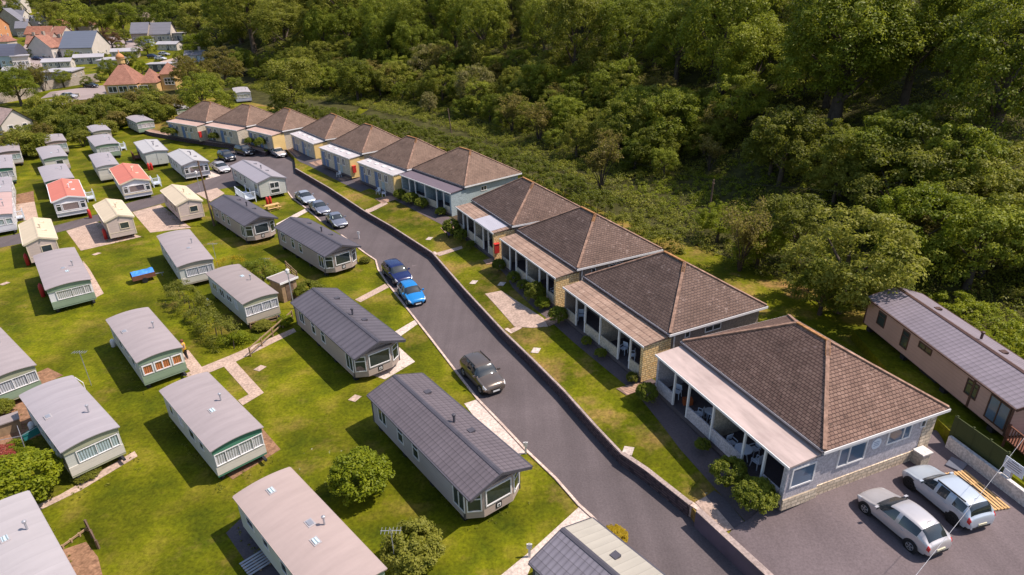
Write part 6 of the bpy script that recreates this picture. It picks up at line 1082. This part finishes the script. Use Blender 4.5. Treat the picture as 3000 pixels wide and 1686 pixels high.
V_ = [  # label, px, py, width px, depth, wall h, rise, roof kind, wall, roof, turn, windows
('orange walled house with red roof at the far left edge of the village', 8, 135, 34, 11, 8, 3, 'gable', 'orange', 'red', 8, 2, 3),
('low tan house below the orange walled house', 30, 152, 30, 8, 4, 2.4, 'hip', 'cream', 'rust', 10, 2, 1),
('long building with curved dark roof and pale walls at the left edge', 15, 192, 110, 12, 3.6, 3.4, 'curve', 'bluew', 'navy', 14, 5, 1),
('white ribbed facade building beside the curved dark roof', 68, 196, 46, 5, 3.6, .4, 'flat', 'white', 'grey', 30, 4, 1),
('white gabled house with red brown roof above the parked village cars', 140, 168, 44, 11, 3.8, 4, 'gable', 'white', 'rust', 78, 2, 1),
('red brown roofed wing beside the white gabled house', 182, 158, 36, 8, 3.4, 2.6, 'gable', 'cream', 'rust', 5, 2, 1),
('small rust roofed cottage left of the white gabled house', 108, 152, 26, 7, 3.4, 2.6, 'gable', 'white', 'rust', 12, 2, 1),
('blue metal roofed hall with two wide slopes and white gable', 258, 164, 100, 15, 3.6, 5.2, 'gable', 'white', 'blue', 4, 4, 1),
('long low red tiled range above the white gabled house', 130, 120, 80, 8, 3.2, 2.8, 'gable', 'cream', 'red', 3, 5, 1),
('red tiled range joined to the right of the long low range', 190, 122, 40, 8, 3.4, 2.8, 'gable', 'cream', 'rust', -6, 3, 1),
('dull red roofed cottage behind the long low range', 150, 136, 40, 7, 3, 2.4, 'gable', 'stone', 'rust', 6, 2, 1),
('small red hipped roof house above the long red range', 186, 100, 34, 8, 4.4, 3, 'hip', 'cream', 'red', 5, 2, 2),
('red hipped roof house with cream walls below the dark wood', 258, 102, 48, 10, 4.4, 3.6, 'hip', 'cream', 'rust', 8, 2, 2),
('white rendered terrace house with grey slate roof at the top left', 60, 40, 46, 10, 6.5, 4, 'gable', 'white', 'slate', 6, 4, 2),
('lower white terrace house with dormer below the top left terrace', 55, 56, 40, 9, 5, 3.6, 'gable', 'white', 'slate', 6, 3, 2),
('pink roofed terrace house between the white terraces', 34, 46, 26, 9, 5.5, 3.4, 'gable', 'cream', 'pinkr', 10, 2, 2),
('pale slate roofed house behind the stone church', 72, 74, 30, 8, 4.4, 3, 'gable', 'white', 'slate', 4, 2, 2),
('stone church with steep dark slate roof and pointed gable', 46, 104, 26, 16, 6, 5.5, 'gable', 'stone', 'slate', 80, 2, 1),
('stone cottage beside the church', 78, 108, 34, 7, 4, 2.6, 'gable', 'stone', 'slate', 16, 3, 1),
('white house with slate roof and tall gable right of the church', 122, 100, 32, 9, 4.6, 3.6, 'gable', 'white', 'slate', 58, 2, 2),
('small white shed above the church yard', 96, 84, 22, 5, 3, 1.6, 'gable', 'white', 'slate', 20, 2, 1),
('long dark slate roofed building with white lower wall below the wood', 478, 120, 74, 10, 3.2, 4.4, 'gable', 'white', 'slate', 8, 5, 1),
('dark roofed stone building joined to the long slate roofed building', 424, 122, 52, 10, 3.8, 4, 'gable', 'stone', 'slate', 8, 3, 1),
('pale blue walled porch building below the dark roofed stone building', 430, 134, 40, 5, 3.2, .5, 'flat', 'bluew', 'slate', 8, 4, 1),
('pink tiled house roof just below the dark wood', 436, 80, 28, 9, 4, 4.2, 'hip', 'cream', 'pinkr', 12, 2, 1),
('small white extension at the end of the long slate roof', 530, 118, 30, 7, 3, .5, 'flat', 'white', 'grey', 8, 2, 1),
('long white chalet lodge with red door above the grey felt roofs', 176, 200, 84, 5, 2.5, .8, 'gable', 'white', 'grey', 16, 5, 1),
('long white chalet lodge with dark porch above the green lawn', 268, 186, 88, 5, 2.5, .8, 'gable', 'white', 'grey', 17, 5, 1),
('long white chalet lodge left of the village parking court', 372, 168, 80, 5, 2.5, .8, 'gable', 'white', 'grey', 14, 5, 1),
('long white chalet lodge behind the village parking court', 500, 146, 72, 5, 2.5, .8, 'gable', 'white', 'grey', -6, 5, 1),
('pale chalet lodge half hidden by the left trees', 60, 226, 76, 5, 2.5, .8, 'gable', 'white', 'grey', 12, 5, 1),
('grey felt roofed store with stone side wall above the village road', 190, 236, 92, 12, 3.0, .4, 'flat', 'stone', 'grey', 14, 3, 1),
('wide grey felt roof left of the parking court', 335, 196, 66, 12, 2.6, .4, 'flat', 'white', 'grey', 14, 3, 1),
('grey flat roofed garage below the parking court', 478, 208, 80, 6, 2.4, .4, 'flat', 'dark', 'grey', 10, 3, 1),
('dark grey cabin with white front at the wood edge', 578, 180, 60, 5, 2.6, 1.3, 'gable', 'bluew', 'slate', 10, 3, 1)]
for lab, px, py, wp, d_, h, ri, kd, wl_, rf_, rz, nx_, nz_ in V_:
    nm = 'church' if 'church' in lab and 'stone church with' in lab else 'hall' if 'hall' in lab else 'chalet_lodge' if 'chalet lodge' in lab else 'building' if any(q in lab for q in ('building', 'range', 'store', 'garage', 'felt roof')) else 'house'
    h_(lab, px, py, wp, d_, h, ri, kd, wl_, rf_, rz, nx_, nz_, nm.replace('_', ' '), nm, .8, chim=(kd == 'gable' and rf_ in ('red', 'rust', 'slate') and nm == 'house'))
# village ground
def tsheet(name, pts, mat, off=.06):
    """paving laid on the sloping village ground"""
    q = [T(*a) for a in pts]; c = sum(q, Vector())/len(q); mb = MB(); n = len(q); K = 8
    ring = [[Vector((c.x+(a.x-c.x)*k/K, c.y+(a.y-c.y)*k/K, 0)) for k in range(1, K+1)] for a in ring_pts(q)]
    V = [(c.x, c.y, gz(c.x, c.y)+off)]; m = len(ring)
    for r in ring: V += [(p.x, p.y, gz(p.x, p.y)+off) for p in r]
    F_ = []
    for i in range(m):
        a, b = 1+i*K, 1+((i+1) % m)*K; F_.append((0, a, b)); F_ += [(a+k, a+k+1, b+k+1, b+k) for k in range(K-1)]
    mb.add(V, F_); o = mb.build(name, mat); o['kind'] = 'structure'; return o
def ring_pts(q):
    out = []
    for a, b in zip(q, q[1:]+q[:1]): out += [a.lerp(b, k/6) for k in range(6)]
    return out
VASPH = M('village_paving', (.30,.24,.23), .9, .15, .1, .1); VYARD = M('village_yard', (.42,.32,.27), .9, .15, .1, .1)
tsheet('village_yard', [(440,190),(525,168),(545,185),(500,203),(430,205)], VYARD, .15); tsheet('village_road', [(120,290),(300,252),(330,262),(300,290),(140,318)], VASPH, .10); tsheet('village_road', [(60,170),(150,168),(160,182),(80,215),(40,215)], VASPH, .12); tsheet('village_road', [(90,110),(300,105),(430,120),(430,150),(320,150),(210,175),(110,178),(60,150)], VASPH, .08); tsheet('village_yard', [(225,212),(310,195),(320,235),(235,250)], LAWN, .13)
def vwall(label, a, b, h, mat):
    a, b = T(*a), T(*b); t = thing('stone_wall', label, 'wall', a); n = 10; mb = MB()
    for k in range(n):
        p, q = a.lerp(b, k/n), a.lerp(b, (k+1)/n); zp = gz(p.x, p.y); mb.bar((p.x-a.x, p.y-a.y, zp-a.z+h/2), (q.x-a.x, q.y-a.y, gz(q.x, q.y)-a.z+h/2), .4, h)
    mb.build('wall_face', mat, t); return t
vwall('long old stone wall behind the village road at the left', (0,305), (110,285), 2.6, VW['stone']); vwall('old stone wall below the grey felt roofed store', (110,285), (290,240), 2.4, VW['stone']); vwall('low tan wall around the paved yard beyond the shrubbery', (115,305), (235,285), 1.0, VW['cream'])
for px, py, pt, lab, knd in [(472,178,P_WHI,'white car parked in the village court',  'hatch'),(450,172,P_NAVY,'dark blue car parked in the village court','hatch'),(482,165,P_SIL,'silver car beside the dark car in the village court','hatch'),(112,178,P_NAVY,'dark blue car parked below the white gabled house','saloon'),(143,170,P_SIL,'silver car parked below the white gabled house','hatch'),(268,258,P_BLK,'black car parked at the old stone wall','saloon'),(205,290,P_SIL,'silver car behind the tan wall','hatch')]:
    p = T(px, py); car('village_car', lab, (p.x, p.y), 100, knd, pt, 4.2, 1.78, p.z+.15)
for o in list(bpy.data.objects):          # kinds that found no place
    if o.parent is None and o.type == 'EMPTY' and 'label' not in o.keys():
        for c in list(o.children): bpy.data.objects.remove(c)
        bpy.data.objects.remove(o)
